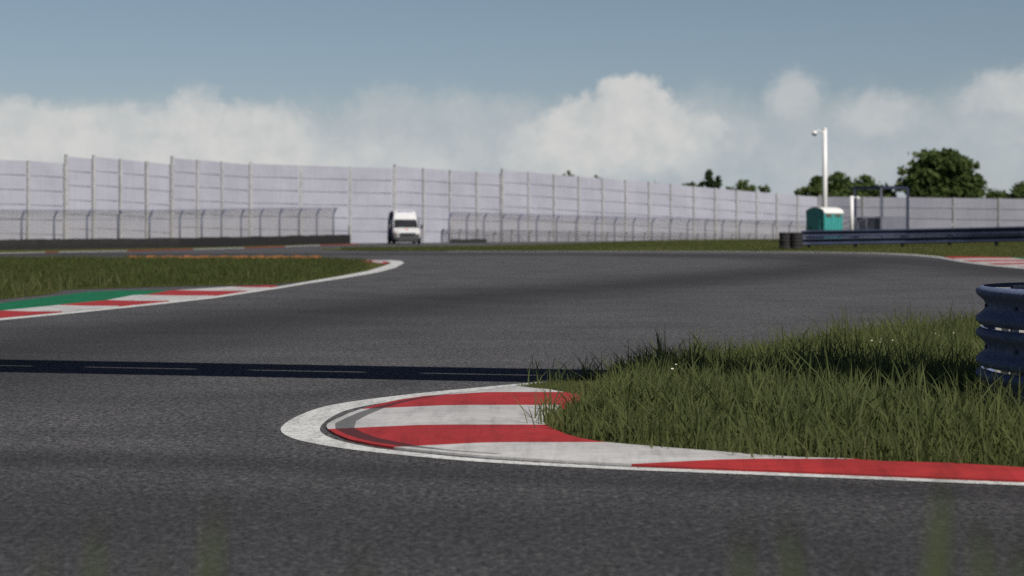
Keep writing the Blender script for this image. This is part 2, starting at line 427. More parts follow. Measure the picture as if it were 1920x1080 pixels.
# apex kerb, painted red and white in turn, with a ribbed drain strip
def kerb_rows(name, label, yrange, xl, xr, cuts, first_red, bands, hts, step=2.0):
    ys = sorted(set(list(np.arange(yrange[0], yrange[1], step)) + [yrange[1]] + [c for c in cuts if yrange[0] < c < yrange[1]]))
    nc = 9; mb = MB(); rows = []
    for y in ys:
        l, r = lerp_tab(xl, y), lerp_tab(xr, y); r = max(r, l+.5)
        g = [l] + [min(max(lerp_tab(t, y), l+.1*(i+1)), r-.2) for i, t in enumerate(bands)]
        k0 = g[-1]; rest = nc-len(g)
        g += [k0 + (r-k0)*(j+1)/rest for j in range(rest)]
        rows.append([G(x, y) for x in g])
    vs = []
    for row in rows:
        w = max(row[-1][0]-row[0][0], .01)
        for (x, D) in row:
            t = (x-row[0][0])/w
            z = hts[0] + (hts[1]-hts[0])*min(1, max(0, t*2.2))*min(1, w/.8)
            vs.append((x, D, z))
    n = nc; fs, mi = [], []
    base = len(mb.v)
    for j in range(len(rows)-1):
        ym = (ys[j]+ys[j+1])/2
        k = sum(ym > c for c in cuts); red = (k % 2 == 0) == first_red
        for i in range(n-1):
            m = (1 if red else 0)
            if len(bands) == 2 and i == 1 and 740 < ym < 858: m += 2
            mb.f.append((j*n+i, (j+1)*n+i, (j+1)*n+i+1, j*n+i+1)); mb.m.append(m); mb.sm.append(False)
    mb.v = vs
    nv = len(vs)                                 # skirts down to the ground on both sides
    for side in (0, n-1):
        s0 = len(mb.v)
        for j in range(len(rows)): mb.v.append((vs[j*n+side][0], vs[j*n+side][1], -.01))
        for j in range(len(rows)-1):
            ym = (ys[j]+ys[j+1])/2; k = sum(ym > c for c in cuts); red = (k % 2 == 0) == first_red
            mb.f.append((j*n+side, (j+1)*n+side, s0+j+1, s0+j)); mb.m.append(1 if red else 0); mb.sm.append(False)
    o = obj(name, mb, [M['white'], M['red'], M['rib_white'], M['rib_red']])
    tag(o, label, kind='structure')
KL = [(727, 947), (735, 895), (744, 806), (752, 750), (760, 713), (769, 680), (778, 654), (787, 634), (793, 622), (798, 614), (803, 612), (808, 615), (817, 630), (827, 654), (835, 692), (843, 745), (852, 833), (858, 905), (868, 1062), (872, 1140), (880, 1300), (888, 1500), (894, 1650), (905, 1925), (921, 2350)]
KR = [(727, 968), (735, 1005), (742, 1042), (753, 1100), (762, 1096), (768, 1062), (775, 1028), (790, 1018), (803, 1019), (808, 1024), (814, 1034), (826, 1060), (834, 1088), (840, 1120), (846, 1180), (855, 1290), (864, 1400), (871, 1500), (873, 1590), (879, 1660), (881, 1770), (886, 1850), (891, 1925), (921, 2700)]
KG1 = [(727, 950), (740, 870), (744, 828), (752, 770), (769, 697), (778, 672), (787, 650), (798, 628), (808, 629), (817, 645), (827, 672), (835, 710), (843, 765), (852, 860), (858, 940), (880, 1310)]
KG2 = [(727, 951), (740, 880), (744, 845), (752, 790), (760, 752), (770, 721), (783, 690), (795, 668), (808, 664), (817, 680), (827, 708), (835, 745), (842, 784), (850, 850), (858, 950), (880, 1312)]
turf_poly = [G((lerp_tab(KL, y)+2*lerp_tab(KR, y))/3, y) for y in np.arange(921, 727, -2)] + [p for p in ain if p[1] > G(960, 722)[1]] + [(16, 27.5), (16, 8.0)]
tag(obj('turf', MB().poly(turf_poly, .008), M['turf']), 'short turf inside the near corner', kind='structure')

kerb_rows('kerb', 'red and white apex kerb with a ribbed drain strip inside the white line', (727, 921), KL, KR, [745, 770, 808, 842, 874.2], False, [KG1, KG2], (.014, .045), 1.5)

# kerb, green run-off and line on the far side of the corner, with the grass island behind
LK_L = [(537, 500), (540, 433), (546, 337), (547, 321), (555, 275), (556, 250), (565, 203), (566, 198), (573, 125), (575, 108), (585, 8), (587, -5), (620, -300)]
LK_R = [(537, 521), (539, 514), (543, 487), (556, 399), (566, 313), (582, 152), (597, -1), (628, -300)]
kerb_rows('kerb', 'red and white kerb in front of the green painted run-off', (537, 620), LK_L, LK_R, [540, 546.5, 555.5, 565.5, 575, 585.5, 599], True, [], (.030, .016), 1.0)
LO = [(-300, 632), (0, 601), (125, 589), (317, 569), (400, 559.5), (517, 542), (583, 531), (640, 522.5), (708, 511), (742, 502), (758, 493), (752, 489.6), (735, 488.2), (700, 487.8), (640, 487.6)]
LI = [(-300, 628), (0, 597), (125, 585.5), (317, 565.5), (400, 556), (517, 538.5), (583, 527), (640, 517.5), (690, 508), (716, 500), (733, 494), (730, 491.2), (722, 490), (700, 489.2), (640, 488.7)]
tag(obj('road_marking', MB().strip([G(*p) for p in LO], [G(*p) for p in LI], .004), M['line']), 'white edge line round the tip of the grass island', kind='structure')
gp = [(-300, 600), (0, 569), (83, 558), (167, 547.5), (233, 544.6), (338, 544.8), (275, 556), (200, 566), (125, 574), (0, 587.5), (-300, 621)]
tag(obj('painted_runoff', MB().poly([G(*p) for p in gp], .006), M['green']), 'green painted run-off strip behind the kerb', kind='structure')
ISL = [(-600, 486), (0, 486.5), (640, 488.5), (700, 489.4), (724, 491), (733, 494), (715, 500.2), (690, 508), (640, 517.5), (583, 527), (520, 533.5), (300, 538), (120, 544), (100, 551), (0, 562), (-300, 592), (-600, 620)]
isl = [G(*p) for p in ISL]
tag(obj('turf', MB().poly(isl, .010), M['verge']), 'grass island between the two legs of the track', kind='structure')
mb = MB(); mb.poly([G(*p) for p in [(640, 489.2), (690, 489.0), (722, 490.4), (729, 493.5), (722, 496.2), (700, 493.2), (640, 490.6)]], .02, 0)
mb.poly([G(*p) for p in [(697, 491), (716, 491.2), (722, 493.4), (712, 494.2), (699, 492.6)]], .026, 1)
tag(obj('kerb', mb, [M['red'], M['white']]), 'small red kerb with white patch at the tip of the grass island', kind='structure')

# long kerb by the black barrier
fk = [(-260, 483), (-60, 477), (85, 474), (110, 473.4), (238, 471.3), (362, 468.2), (458, 465.6), (535, 463.2), (600, 460.6), (672, 458.6)]
mb = MB()
for i in range(len(fk)-1):
    (xa, ya), (xb, yb) = fk[i], fk[i+1]
    mb.strip([G(xa, ya), G(xb, yb)], [G(xa, ya-1.1), G(xb, yb-1.1)], .012, (1, 0, 1, 0, 1, 0, 1, 0, 1)[i])
tag(obj('kerb', mb, [M['white'], M['red']]), 'long flat red and white kerb before the black barrier', kind='structure')
gp = [(-260, 481.9), (-60, 475.9), (110, 472.3), (362, 467.1), (535, 462.1), (660, 457.8), (656, 454), (300, 456), (-260, 460)]
tag(obj('turf', MB().poly([G(*p) for p in gp], .009), M['verge']), 'grass strip under the black barrier', kind='structure')

# verge that swells into a low bank to the right
FRONT = [(600, 468.3), (700, 470.8), (840, 470.6), (1320, 471.2), (1500, 472), (1640, 474), (1700, 476.2), (1760, 480.6), (1779, 482.2), (1889, 483.2), (2000, 487), (2600, 520)]
CRD = [(600, 95), (700, 99), (900, 105), (1000, 110), (1100, 112), (1200, 113), (1300, 113), (1460, 112), (2600, 112)]
CRZ = [(600, .0), (900, .0), (1000, .02), (1100, .1), (1200, .24), (1300, .34), (1460, .37), (1700, .42), (2600, .55)]
def verge_z(px, D):
    d0 = FPX*H/(lerp_tab(FRONT, px)-HY); dc = lerp_tab(CRD, px); zc = lerp_tab(CRZ, px)
    if D <= dc:
        t = max(0, (D-d0)/(dc-d0)); return .012 + zc*(1-(1-t)**3)
    return .012 + zc - (zc+.1)*min(1, (D-dc)/(6 if px < 1250 else 30))
mb = MB(); cols = list(range(600, 2601, 20)); nr = 20
for px in cols:
    d0 = FPX*H/(lerp_tab(FRONT, px)-HY); dc = lerp_tab(CRD, px); db = dc+(8 if px < 1250 else 34)
    for k in range(nr):
        D = d0+(dc-d0)*k/13 if k <= 13 else dc+(db-dc)*(k-13)/(nr-14)
        mb.v.append(at(px, D, verge_z(px, D)))
for i in range(len(cols)-1):
    for k in range(nr-1):
        a = i*nr+k; mb.f.append((a, a+nr, a+nr+1, a+1)); mb.m.append(0); mb.sm.append(True)
tag(obj('verge', mb, M['verge']), 'grass verge rising to a low bank under the guardrail', kind='structure')
up = [(840, 470.7), (1320, 471.4), (1500, 472.2), (1640, 474.2), (1715, 477.3), (1762, 481.6), (1806, 489.6), (1851, 495.2), (1895, 499.3), (2030, 510)]
dn = [(840, 471.0), (1320, 471.8), (1500, 472.7), (1640, 475), (1714, 478.6), (1760, 483.2), (1803, 491.2), (1849, 497), (1893, 501.3), (2030, 513)]
tag(obj('road_marking', MB().strip([G(*p) for p in up], [G(*p) for p in dn], .004), M['line']), 'thin white edge line along the far grass verge', kind='structure')
kerb_rows('kerb', 'red and white kerb by the verge below the guardrail', (482.2, 508), [(482.2, 1768), (489.6, 1808), (495.2, 1853), (499.3, 1897), (510, 2032)], [(482.2, 1800), (483.3, 1889), (487, 1915), (495, 1990), (510, 2150)], [485.5, 488.5, 491.4, 494.2, 497, 500, 504], True, [], (.014, .03), .7)
gp = [(1889, 483.4), (2000, 487.2), (2200, 498), (2150, 509), (1990, 494.6), (1916, 487)]
tag(obj('painted_runoff', MB().poly([G(*p) for p in gp], .02), M['green']), 'green painted patch beside the kerb under the guardrail', kind='structure')

# bank under the photographer
mb = MB(); ys = [-6, -2, .6, 1.3, 1.9, 2.5, 3.1, 3.7, 4.3]; zs = [.8, .86, .86, .80, .64, .42, .2, .06, -.03]
for y, z in zip(ys, zs):
    for i in range(13): mb.v.append((-9+1.5*i, y, z+(.03*math.sin(i*2.1+y) if z > .1 else 0)))
for j in range(len(ys)-1):
    for i in range(12): mb.f.append((j*13+i, j*13+i+1, j*13+14+i, j*13+13+i)); mb.m.append(0); mb.sm.append(True)
tag(obj('bank', mb, M['turf']), 'low grass bank beside the track', kind='structure')

# ------------------------------------------------------------------ grass, blade by blade
def inside(X, Y, poly):
    r = np.zeros(X.shape, bool); n = len(poly)
    for i in range(n):
        (x0, y0), (x1, y1) = poly[i], poly[(i+1) % n]
        c = ((y0 > Y) != (y1 > Y)) & (X < (x1-x0)*(Y-y0)/((y1-y0) if y1 != y0 else 1e-9)+x0)
        r ^= c
    return r
def blades(name, base, h, w, mat, label, lean=.45, tint=None, a=None, wr=(1.0, .9, .6, 0)):
    """base (n,3), h and w (n,): every blade three tapering segments, curved over"""
    n = len(base); a = rng.uniform(0, 2*np.pi, n) if a is None else a; f = rng.uniform(0, np.pi, n)
    d = np.stack([np.cos(a), np.sin(a), np.zeros(n)], 1); s = np.stack([np.cos(f), np.sin(f)*.6, np.zeros(n)], 1)
    L = (rng.uniform(.08, 1, n)**1.3*lean)[:, None]
    if tint is None: tint = np.clip(rng.normal(.45, .22, n), 0, 1)
    lv = list(zip((0, .4, .75, 1), wr))
    V = []
    for t, k in lv:
        c = base + np.array([0, 0, 1])*(h*(t-.18*L[:, 0]*t*t))[:, None] + d*(h[:, None]*L*t**1.9)
        if k > 0:
            V.append(c-s*(w*k/2)[:, None]); V.append(c+s*(w*k/2)[:, None])
        else: V.append(c)
    V = np.stack(V, 1).reshape(-1, 3)
    o0 = (np.arange(n)*7)[:, None]
    loops = np.concatenate([o0+np.array([[0, 1, 3, 2, 2, 3, 5, 4, 4, 5, 6]])], 0).ravel()
    tot = np.tile([4, 4, 3], n); st = np.concatenate([[0], np.cumsum(tot)[:-1]])
    me = bpy.data.meshes.new(name)
    me.vertices.add(len(V)); me.vertices.foreach_set('co', V.astype(np.float32).ravel())
    me.loops.add(len(loops)); me.loops.foreach_set('vertex_index', loops.astype(np.int32))
    me.polygons.add(len(tot)); me.polygons.foreach_set('loop_start', st.astype(np.int32)); me.polygons.foreach_set('loop_total', tot.astype(np.int32))
    me.update(); me.validate()
    at_ = me.attributes.new('tint', 'FLOAT', 'POINT'); at_.data.foreach_set('value', np.repeat(tint, 7).astype(np.float32))
    return tag(finish(name, me, None, mat), label, kind='stuff')
def scatter(poly, n, clump=.0):
    P = np.array(poly); lo, hi = P.min(0), P.max(0)
    X = rng.uniform(lo[0], hi[0], n); Y = rng.uniform(lo[1], hi[1], n)
    k = inside(X, Y, poly); X, Y = X[k], Y[k]
    return X, Y
def patch(X, Y, s, seed=0):                       # smooth pseudo-noise in -1..1
    r = np.random.default_rng(seed); v = np.zeros(X.shape)
    for _ in range(7):
        a = r.uniform(0, 6.28); k = r.uniform(.6, 2)*s
        v += np.sin((X*math.cos(a)+Y*math.sin(a))*k+r.uniform(0, 6.28))
    return v/3.2
# tall grass of the near corner
TALL = [G(*p) for p in [(1036, 800), (1072, 774), (1112, 748), (1125, 722), (1150, 703), (1300, 681), (1600, 641), (1830, 614), (2150, 588)]] + [(14, 24), (14, 10.6)] + \
       [G(*p) for p in [(2300, 905), (1920, 886), (1760, 876), (1600, 868), (1490, 864), (1290, 848), (1180, 838), (1110, 830), (1060, 818)]]
def tufts(poly, n, kmin, kmax, spread, xmax=7.5):
    X, Y = scatter(poly, n); keep = X < xmax; X, Y = X[keep], Y[keep]
    k = rng.integers(kmin, kmax, len(X)); idx = np.repeat(np.arange(len(X)), k)
    ang = rng.uniform(0, 2*np.pi, len(idx)); r_ = spread*np.sqrt(rng.random(len(idx)))
    vig = np.clip(rng.normal(1, .25, len(X)), .5, 1.6)[idx]
    return X[idx]+r_*np.cos(ang), Y[idx]+r_*np.sin(ang), ang+rng.normal(0, .5, len(idx)), vig, rng.normal(0, .12, len(X))[idx]
X, Y, ang, vig, tt = tufts(TALL, 8200, 8, 15, .06)
edge = seg_dist(X, Y, TALL+[TALL[0]]); c = patch(X, Y, 3.0, 3)
h = rng.uniform(.13, .39, len(X))*vig*(.95+.16*c)*np.clip(.55+edge*1.0, .55, 1.0)
w = rng.uniform(.009, .019, len(X))
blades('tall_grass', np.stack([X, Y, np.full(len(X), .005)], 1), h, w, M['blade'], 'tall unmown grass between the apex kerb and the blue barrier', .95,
       np.clip(rng.normal(.40, .10, len(X))+.7*tt+.10*patch(X, Y, 1.2, 5)+.012*(Y-11), 0, 1), ang, (.8, 1.0, .6, 0))  # blades brighten with distance: a distance fade put into their colour
X, Y = scatter(TALL, 150000); k = X < 7.5; X, Y = X[k], Y[k]
blades('tall_grass', np.stack([X, Y, np.full(len(X), .005)], 1), rng.uniform(.06, .17, len(X)), rng.uniform(.010, .020, len(X)), M['blade'], 'dense lower grass filling in under the tall blades', .8,
       np.clip(rng.normal(.36, .08, len(X))+.10*patch(X, Y, 1.2, 5), 0, 1))
# straggling tufts that hang over the kerb and the line
tx, ty = [], []
for (px, py, n) in [(1012, 803, 16), (1030, 782, 10), (1040, 722, 12), (1070, 720, 14), (1020, 718, 9), (1100, 712, 22), (1120, 707, 22), (1010, 717, 6), (1180, 842, 14), (1330, 856, 12), (1440, 866, 12), (1560, 868, 18), (1700, 874, 12), (1420, 864, 14), (1022, 790, 14), (1075, 772, 10), (1108, 752, 12), (1035, 812, 12), (1240, 850, 12), (1380, 860, 14), (1490, 868, 14), (1620, 872, 14), (1800, 880, 12)]:
    x, y = G(px, py); tx.append(rng.normal(x, .05, n)); ty.append(rng.normal(y, .09, n))
tx, ty = np.concatenate(tx), np.concatenate(ty)
blades('tall_grass', np.stack([tx, ty, np.full(len(tx), .005)], 1), rng.uniform(.1, .30, len(tx)), rng.uniform(.008, .014, len(tx)), M['blade'], 'straggling grass tufts along the edge of the apex kerb', .9)
# short turf between kerb and tall grass
SHORT = [G(*p) for p in [(965, 728), (1010, 721), (1130, 704), (1145, 712), (1110, 750), (1050, 775), (1030, 800), (1060, 822), (1180, 841), (1490, 867), (1920, 888), (1920, 880), (1490, 850), (1180, 815), (1100, 790), (1130, 745), (1105, 752), (1042, 741)]]
X, Y = scatter(SHORT, 60000)
blades('short_grass', np.stack([X, Y, np.full(len(X), .006)], 1), rng.uniform(.015, .05, len(X)), rng.uniform(.004, .008, len(X)), M['blade'], 'short mown grass along the inside of the apex kerb', .7, np.clip(rng.normal(.62, .2, len(X)), 0, 1))
# island grass
X, Y = scatter(isl, 150000); k = (X > -26) & (CX+FPX*X/Y < 676+rng.normal(0, 14, len(X))); X, Y = X[k], Y[k]
c = patch(X, Y, 1.1, 9); e = seg_dist(X, Y, isl+[isl[0]])
h = rng.uniform(.10, .26, len(X))*(.9+.25*c)*np.clip(.45+e*.5, .45, 1); h *= np.where(rng.random(len(X)) < .012, 1.8, 1)
blades('meadow_grass', np.stack([X, Y, np.full(len(X), .008)], 1), h, rng.uniform(.014, .028, len(X)), M['far_blade'], 'unmown grass growing on the island between the track legs', .6,
       np.clip(rng.normal(.42, .2, len(X))+.12*c, 0, 1))
# pale dry tufts at the near end of the island
tx, ty = [], []
for (px, py, n) in [(60, 548, 34), (20, 552, 22), (95, 547, 16), (130, 542, 18), (5, 543, 16), (200, 539, 12), (40, 560, 10)]:
    x, y = G(px, py); tx.append(rng.normal(x, .16, n)); ty.append(rng.normal(y, .2, n))
tx, ty = np.concatenate(tx), np.concatenate(ty)
blades('meadow_grass', np.stack([tx, ty, np.full(len(tx), .008)], 1), rng.uniform(.25, .5, len(tx)), rng.uniform(.012, .02, len(tx)), M['far_blade'], 'pale dry grass tufts on the near end of the island', .8, rng.uniform(.85, 1, len(tx)))
# verge grass
vx, vy, vz = [], [], []
for _ in range(70000):
    px = random.uniform(640, 2050); d0 = FPX*H/(lerp_tab(FRONT, px)-HY); dc = lerp_tab(CRD, px)
    D = d0+(dc-d0)*random.random()**1.2
    p = at(px, D, 0); vx.append(p[0]); vy.append(p[1]); vz.append(verge_z(px, D)-.01)
n = len(vx); vx, vy = np.array(vx), np.array(vy)
blades('verge_grass', np.stack([vx, vy, np.array(vz)], 1), rng.uniform(.04, .13, n), rng.uniform(.015, .03, n), M['far_blade'], 'short rough grass covering the far verge and bank', .6,
       np.clip(rng.normal(.55, .2, n)+.15*patch(vx, vy, .35, 4), 0, 1))
# a few blades right in front of the camera, on the bank
def near_blade(px, py, D, lean_px, wpx, base_drop):
    z1 = zat(py, D); s = D/FPX; x1 = (px-CX)*s
    return (x1, D, z1, lean_px*s, wpx*s, base_drop)
mb = MB()
for (px, py, D, lean, wpx) in [(412, 950, 1.25, 70, 46), (185, 985, 1.3, -5, 42), (95, 1035, 1.2, 10, 40), (1765, 890, 1.35, 45, 52), (1470, 965, 1.3, -90, 46), (1392, 985, 1.3, 8, 42), (1825, 970, 1.3, -95, 50), (1905, 1000, 1.25, -60, 46), (685, 1045, 1.2, 15, 36), (1600, 1060, 1.3, 20, 40), (300, 1060, 1.2, 20, 40), (1130, 1075, 1.2, -20, 36)]:
    x1, y1, z1, ln, w, _ = near_blade(px, py-18, D, lean, wpx*1.15, 0); z0 = .80; hh = z1-z0; x0 = x1-ln*hh/(.42*D/1.3)*1.0
    vs = []; 
    for t, k in ((0, .9), (.35, 1), (.7, .85), (.9, .5), (1, .06)):
        cx_ = x0+(x1-x0)*t**1.4; vs += [(cx_-w*k/2, y1-.01*t, z0+hh*t), (cx_, y1-.004, z0+hh*t), (cx_+w*k/2, y1-.01*t, z0+hh*t)]
    fs = []
    for r_ in range(4):
        for q in range(2): a = r_*3+q; fs.append((a, a+1, a+4, a+3))
    mb.add(vs, fs, 0, True)
o = obj('bank_grass', mb, M['near_blade'])
a = o.data.attributes.new('tint', 'FLOAT', 'POINT'); a.data.foreach_set('value', [random.uniform(.2, .8) for _ in mb.v])
tag(o, 'out of focus grass blades on the bank by the camera', kind='stuff')

# daisies in the tall grass
def daisy():
    root = thing('daisy', 'tiny white daisy head standing in the tall grass before the blue barrier', 'flower', (0, 0, 0), 0, 'daisies in the tall grass')
    obj('stem', MB().tube([(0, 0, 0), (.006, 0, .14), (.012, .004, .26)], .0018, 5), M['stem'], root, True)
    m = MB()
    for k in range(12):
        t = 2*math.pi*k/12; c, s = math.cos(t), math.sin(t)
        P = lambda r, o_, z: (.012+.6*(c*r-s*o_), .004+.6*(s*r+c*o_), z)
        m.add([P(.004, -.002, .262), P(.012, -.004, .266), P(.019, 0, .264), P(.012, .004, .266), P(.004, .002, .262)], [(0, 1, 2, 3, 4)])
    obj('petals', m, M['daisy'], root, True)
    obj('flower_centre', MB().lathe([(.0005, .269), (.0026, .268), (.0034, .264), (.002, .260)], (.012, .004, 0), n=10), M['yolk'], root, True)
    return root
d0 = daisy()
for i, (px, py) in enumerate([(1630, 634), (1648, 632), (1526, 648), (1520, 650), (1755, 617), (1780, 613), (1668, 630), (1258, 684), (1266, 679), (1560, 644), (1748, 616), (1834, 605), (1838, 606), (1645, 634)]):
    D = FPX*(H-.26)/(py-HY); p = at(px, D)
    o = d0 if i == 0 else copy_tree(d0)
    o.location = (p[0]-.012, p[1], 0); o.rotation_euler = (R(random.uniform(20, 45)), 0, 0)
    s = random.uniform(.8, 1.2); o.scale = (s, s, 1)

# ------------------------------------------------------------------ barriers
WPROF = [(.150, .030), (.142, .052), (.122, .075), (.104, .080), (.086, .072), (.062, .046), (.036, .018), (.012, .006), (-.012, .006), (-.036, .018), (-.062, .046), (-.086, .072), (-.104, .080), (-.122, .075), (-.142, .052), (-.150, .030)]
def wbeam(mb, path, zc, k=1.0, side=1):
    """W profile swept along path (list of (x, y)); zc a number or a list; bulges to the given side"""
    n = len(path); prof = [(z*k, o*k) for z, o in WPROF]; loop = prof + [(z, o-.008) for z, o in reversed(prof)]
    m = len(loop); vs = []
    for i, p in enumerate(path):
        a, b_ = Vector(path[max(i-1, 0)]), Vector(path[min(i+1, n-1)]); d = (b_-a).normalized(); nx = Vector((d.y, -d.x))*side
        z0 = zc[i] if isinstance(zc, list) else zc
        vs += [(p[0]+nx.x*o, p[1]+nx.y*o, z0+z) for z, o in loop]
    fs = [(i*m+j, i*m+(j+1) % m, (i+1)*m+(j+1) % m, (i+1)*m+j) for i in range(n-1) for j in range(m)]
    fs += [tuple(range(m)), tuple((n-1)*m+j for j in range(m))]
    mb.add(vs, fs, 0, True)
BC, BR = (4.72, 12.2), 1.06
root = thing('crash_barrier', 'blue steel barrier of three stacked rails bent round into a rounded end', 'crash barrier', (*BC, 0))
path = [(15, BC[1]+BR), (10, BC[1]+BR), (6, BC[1]+BR)] + [(BC[0]+BR*math.cos(t), BC[1]+BR*math.sin(t)) for t in np.linspace(math.pi/2, 1.5*math.pi, 33)] + [(6, BC[1]-BR), (10, BC[1]-BR), (15, BC[1]-BR)]
for zc in (.815, .497, .179):
    mb = MB(); wbeam(mb, path, zc, 1.0, 1); rail = obj('rail', mb, M['armco'], root)
    for t in np.linspace(math.pi*.62, math.pi*1.45, 6):
        c_, s_ = math.cos(t), math.sin(t)
        obj('bolt', MB().box((BC[0]+(BR+.010)*c_, BC[1]+(BR+.010)*s_, zc), (.02, .035, .03), t, 0, .006), M['armco_far'], rail)
for t in (math.pi*.55, math.pi*.72, math.pi*.9, math.pi*1.08, math.pi*1.27, math.pi*1.45):
    c_, s_ = math.cos(t), math.sin(t); m = MB(); r_ = BR-.075
    m.box((BC[0]+r_*c_, BC[1]+r_*s_, .46), (.01, .10, .98), t); m.box((BC[0]+(r_-.05)*c_, BC[1]+(r_-.05)*s_, .46), (.09, .012, .98), t); m.box((BC[0]+(r_-.1)*c_, BC[1]+(r_-.1)*s_, .46), (.01, .10, .98), t)
    obj('post', m, M['steel'], root)
for x in (7, 9, 11, 13):
    for s in (-1, 1):
        obj('post', MB().box((x, BC[1]+s*(BR-.1), .46), (.1, .12, .98)), M['steel'], root)

# far guardrail: two rails on posts
gk = [(1503, 88.0), (1600, 87.0), (1700, 86), (1800, 84.4), (1920, 82), (2100, 79), (2600, 73)]
gb = [(1503, 460.3), (1700, 457), (1920, 452.2), (2600, 438)]; gt = [(1503, 432.2), (1700, 429.5), (1920, 425), (2600, 411)]
gx = list(range(1503, 2604, 18)); path = []; zlo, zhi = [], []
for px in gx:
    D = lerp_tab(gk, px); path.append(at(px, D)[:2]); zlo.append(zat(lerp_tab(gb, px), D)); zhi.append(zat(lerp_tab(gt, px), D))
root = thing('guardrail', 'long navy blue guardrail of two steel rails on the far bank', 'guardrail', (*path[0], 0))
for f in (.24, .76):
    mb = MB(); k = 1.32
    wbeam(mb, path, [a+(b_-a)*f for a, b_ in zip(zlo, zhi)], k, 1); obj('rail', mb, M['armco_far'], root)
for px in range(1516, 2600, 88):
    D = lerp_tab(gk, px)+.12; zz = zat(lerp_tab(gt, px), D)-.04; z0 = verge_z(px, D)-.1; p = at(px, D)
    m = MB(); m.box((p[0], p[1], (z0+zz)/2), (.16, .1, zz-z0)); m.box((p[0], p[1]-.08, zz-.39), (.3, .12, .12))
    obj('post', m, M['dark_steel'], root)

# tyre stacks beside its end
def tyre_mb():
    return MB().lathe([(.19, -.085), (.26, -.098), (.31, -.085), (.335, -.055), (.34, 0), (.335, .055), (.31, .085), (.26, .098), (.19, .085), (.18, .04), (.18, -.04), (.19, -.085)], (0, 0, 0), n=28)
ty0 = None; lv = ['bottom', 'second', 'middle', 'fourth', 'topmost']
for (px, D, nm) in ((1472.5, 87.6, 'in the free standing tyre stack away from the guardrail'), (1493.5, 87.4, 'in the tyre stack touching the guardrail end')):
    for i in range(5):
        p = at(px, D); z = verge_z(px, D)-.02+.10+.182*i
        if ty0 is None: o = ty0 = obj('tyre', tyre_mb(), M['tyre'])
        else: o = ty0.copy(); COL.objects.link(o)
        o.location = (p[0]+random.uniform(-.02, .02), p[1]+random.uniform(-.02, .02), z); o.rotation_euler = (0, 0, random.uniform(0, 3))
        tag(o, f'{lv[i]} black tyre {nm}', 'tyre', 'black tyres stacked at the guardrail end')

# black belted barriers at the foot of the wall
def belt_barrier(label, pts, hts, depth):
    root = thing('tyre_barrier', label, 'tyre barrier', (*pts[0], 0)); mb = MB(); n = len(pts); rb = random.Random(len(pts))
    front, back = [], []
    for i, p in enumerate(pts):
        wob = .02*math.sin(i*1.9)
        hh = hts[i]+rb.uniform(-.025, .025)
        front.append([(p[0]+wob, p[1]+wob-.02, 0), (p[0]+wob, p[1]-.03+wob, hh*.5), (p[0]+wob, p[1], hh-.06), (p[0], p[1]+.1, hh), (p[0], p[1]+depth-.1, hh), (p[0], p[1]+depth, hh-.06), (p[0], p[1]+depth, 0)])
    m = 7
    vs = [q for r_ in front for q in r_]
    fs = [(i*m+j, (i+1)*m+j, (i+1)*m+j+1, i*m+j+1) for i in range(n-1) for j in range(m-1)]
    fs += [tuple(range(m)), tuple((n-1)*m+j for j in reversed(range(m)))]
    mb.add(vs, fs, 0)
    obj('belt', mb, M['belt'], root)
    for i in range(3, n-1, 8):
        p = pts[i]; obj('strap', MB().box((p[0], p[1]-.035, hts[i]*.5), (.08, .03, hts[i]*.9)), M['belt'], root)
    return root
xs_ = np.linspace(-300, 655, 70)
bp = [G(px, float(np.interp(px, [-300, 0, 340, 655], [474, 469.6, 465.2, 457.4]))) for px in xs_]
belt_barrier('long black belted tyre barrier at the foot of the grey wall', bp, [float(np.interp(px, [-300, 0, 340, 655], [.56, .60, .62, .70])) for px in xs_], .9)
xs_ = np.linspace(844, 912, 12)
belt_barrier('short low black barrier before the wire fence beside the white van', [at(px, 125.0+(px-844)*.03)[:2] for px in xs_], [.30]*12, .5)

# orange sausage kerb along the back of the island
mb = MB(); prev = None; pts = [G(px, 486.6-.3*math.sin((px-240)/180)) for px in np.linspace(240, 602, 40)]
n = len(pts)
for i, p in enumerate(pts):
    hh = .15+.02*math.sin(i*1.7)
    for k in range(7):
        t = math.pi*k/6; mb.v.append((p[0], p[1]-.22*math.cos(t), hh*math.sin(t)))
mb.f = [(i*7+k, (i+1)*7+k, (i+1)*7+k+1, i*7+k+1) for i in range(n-1) for k in range(6)] + [tuple(range(7)), tuple((n-1)*7+k for k in reversed(range(7)))]
mb.m = [0]*len(mb.f); mb.sm = [True]*(len(mb.f)-2)+[False]*2
tag(obj('sausage_kerb', mb, M['orange'], None, loc=(*pts[0], 0)), 'low orange sausage kerb along the back of the grass island', 'kerb')

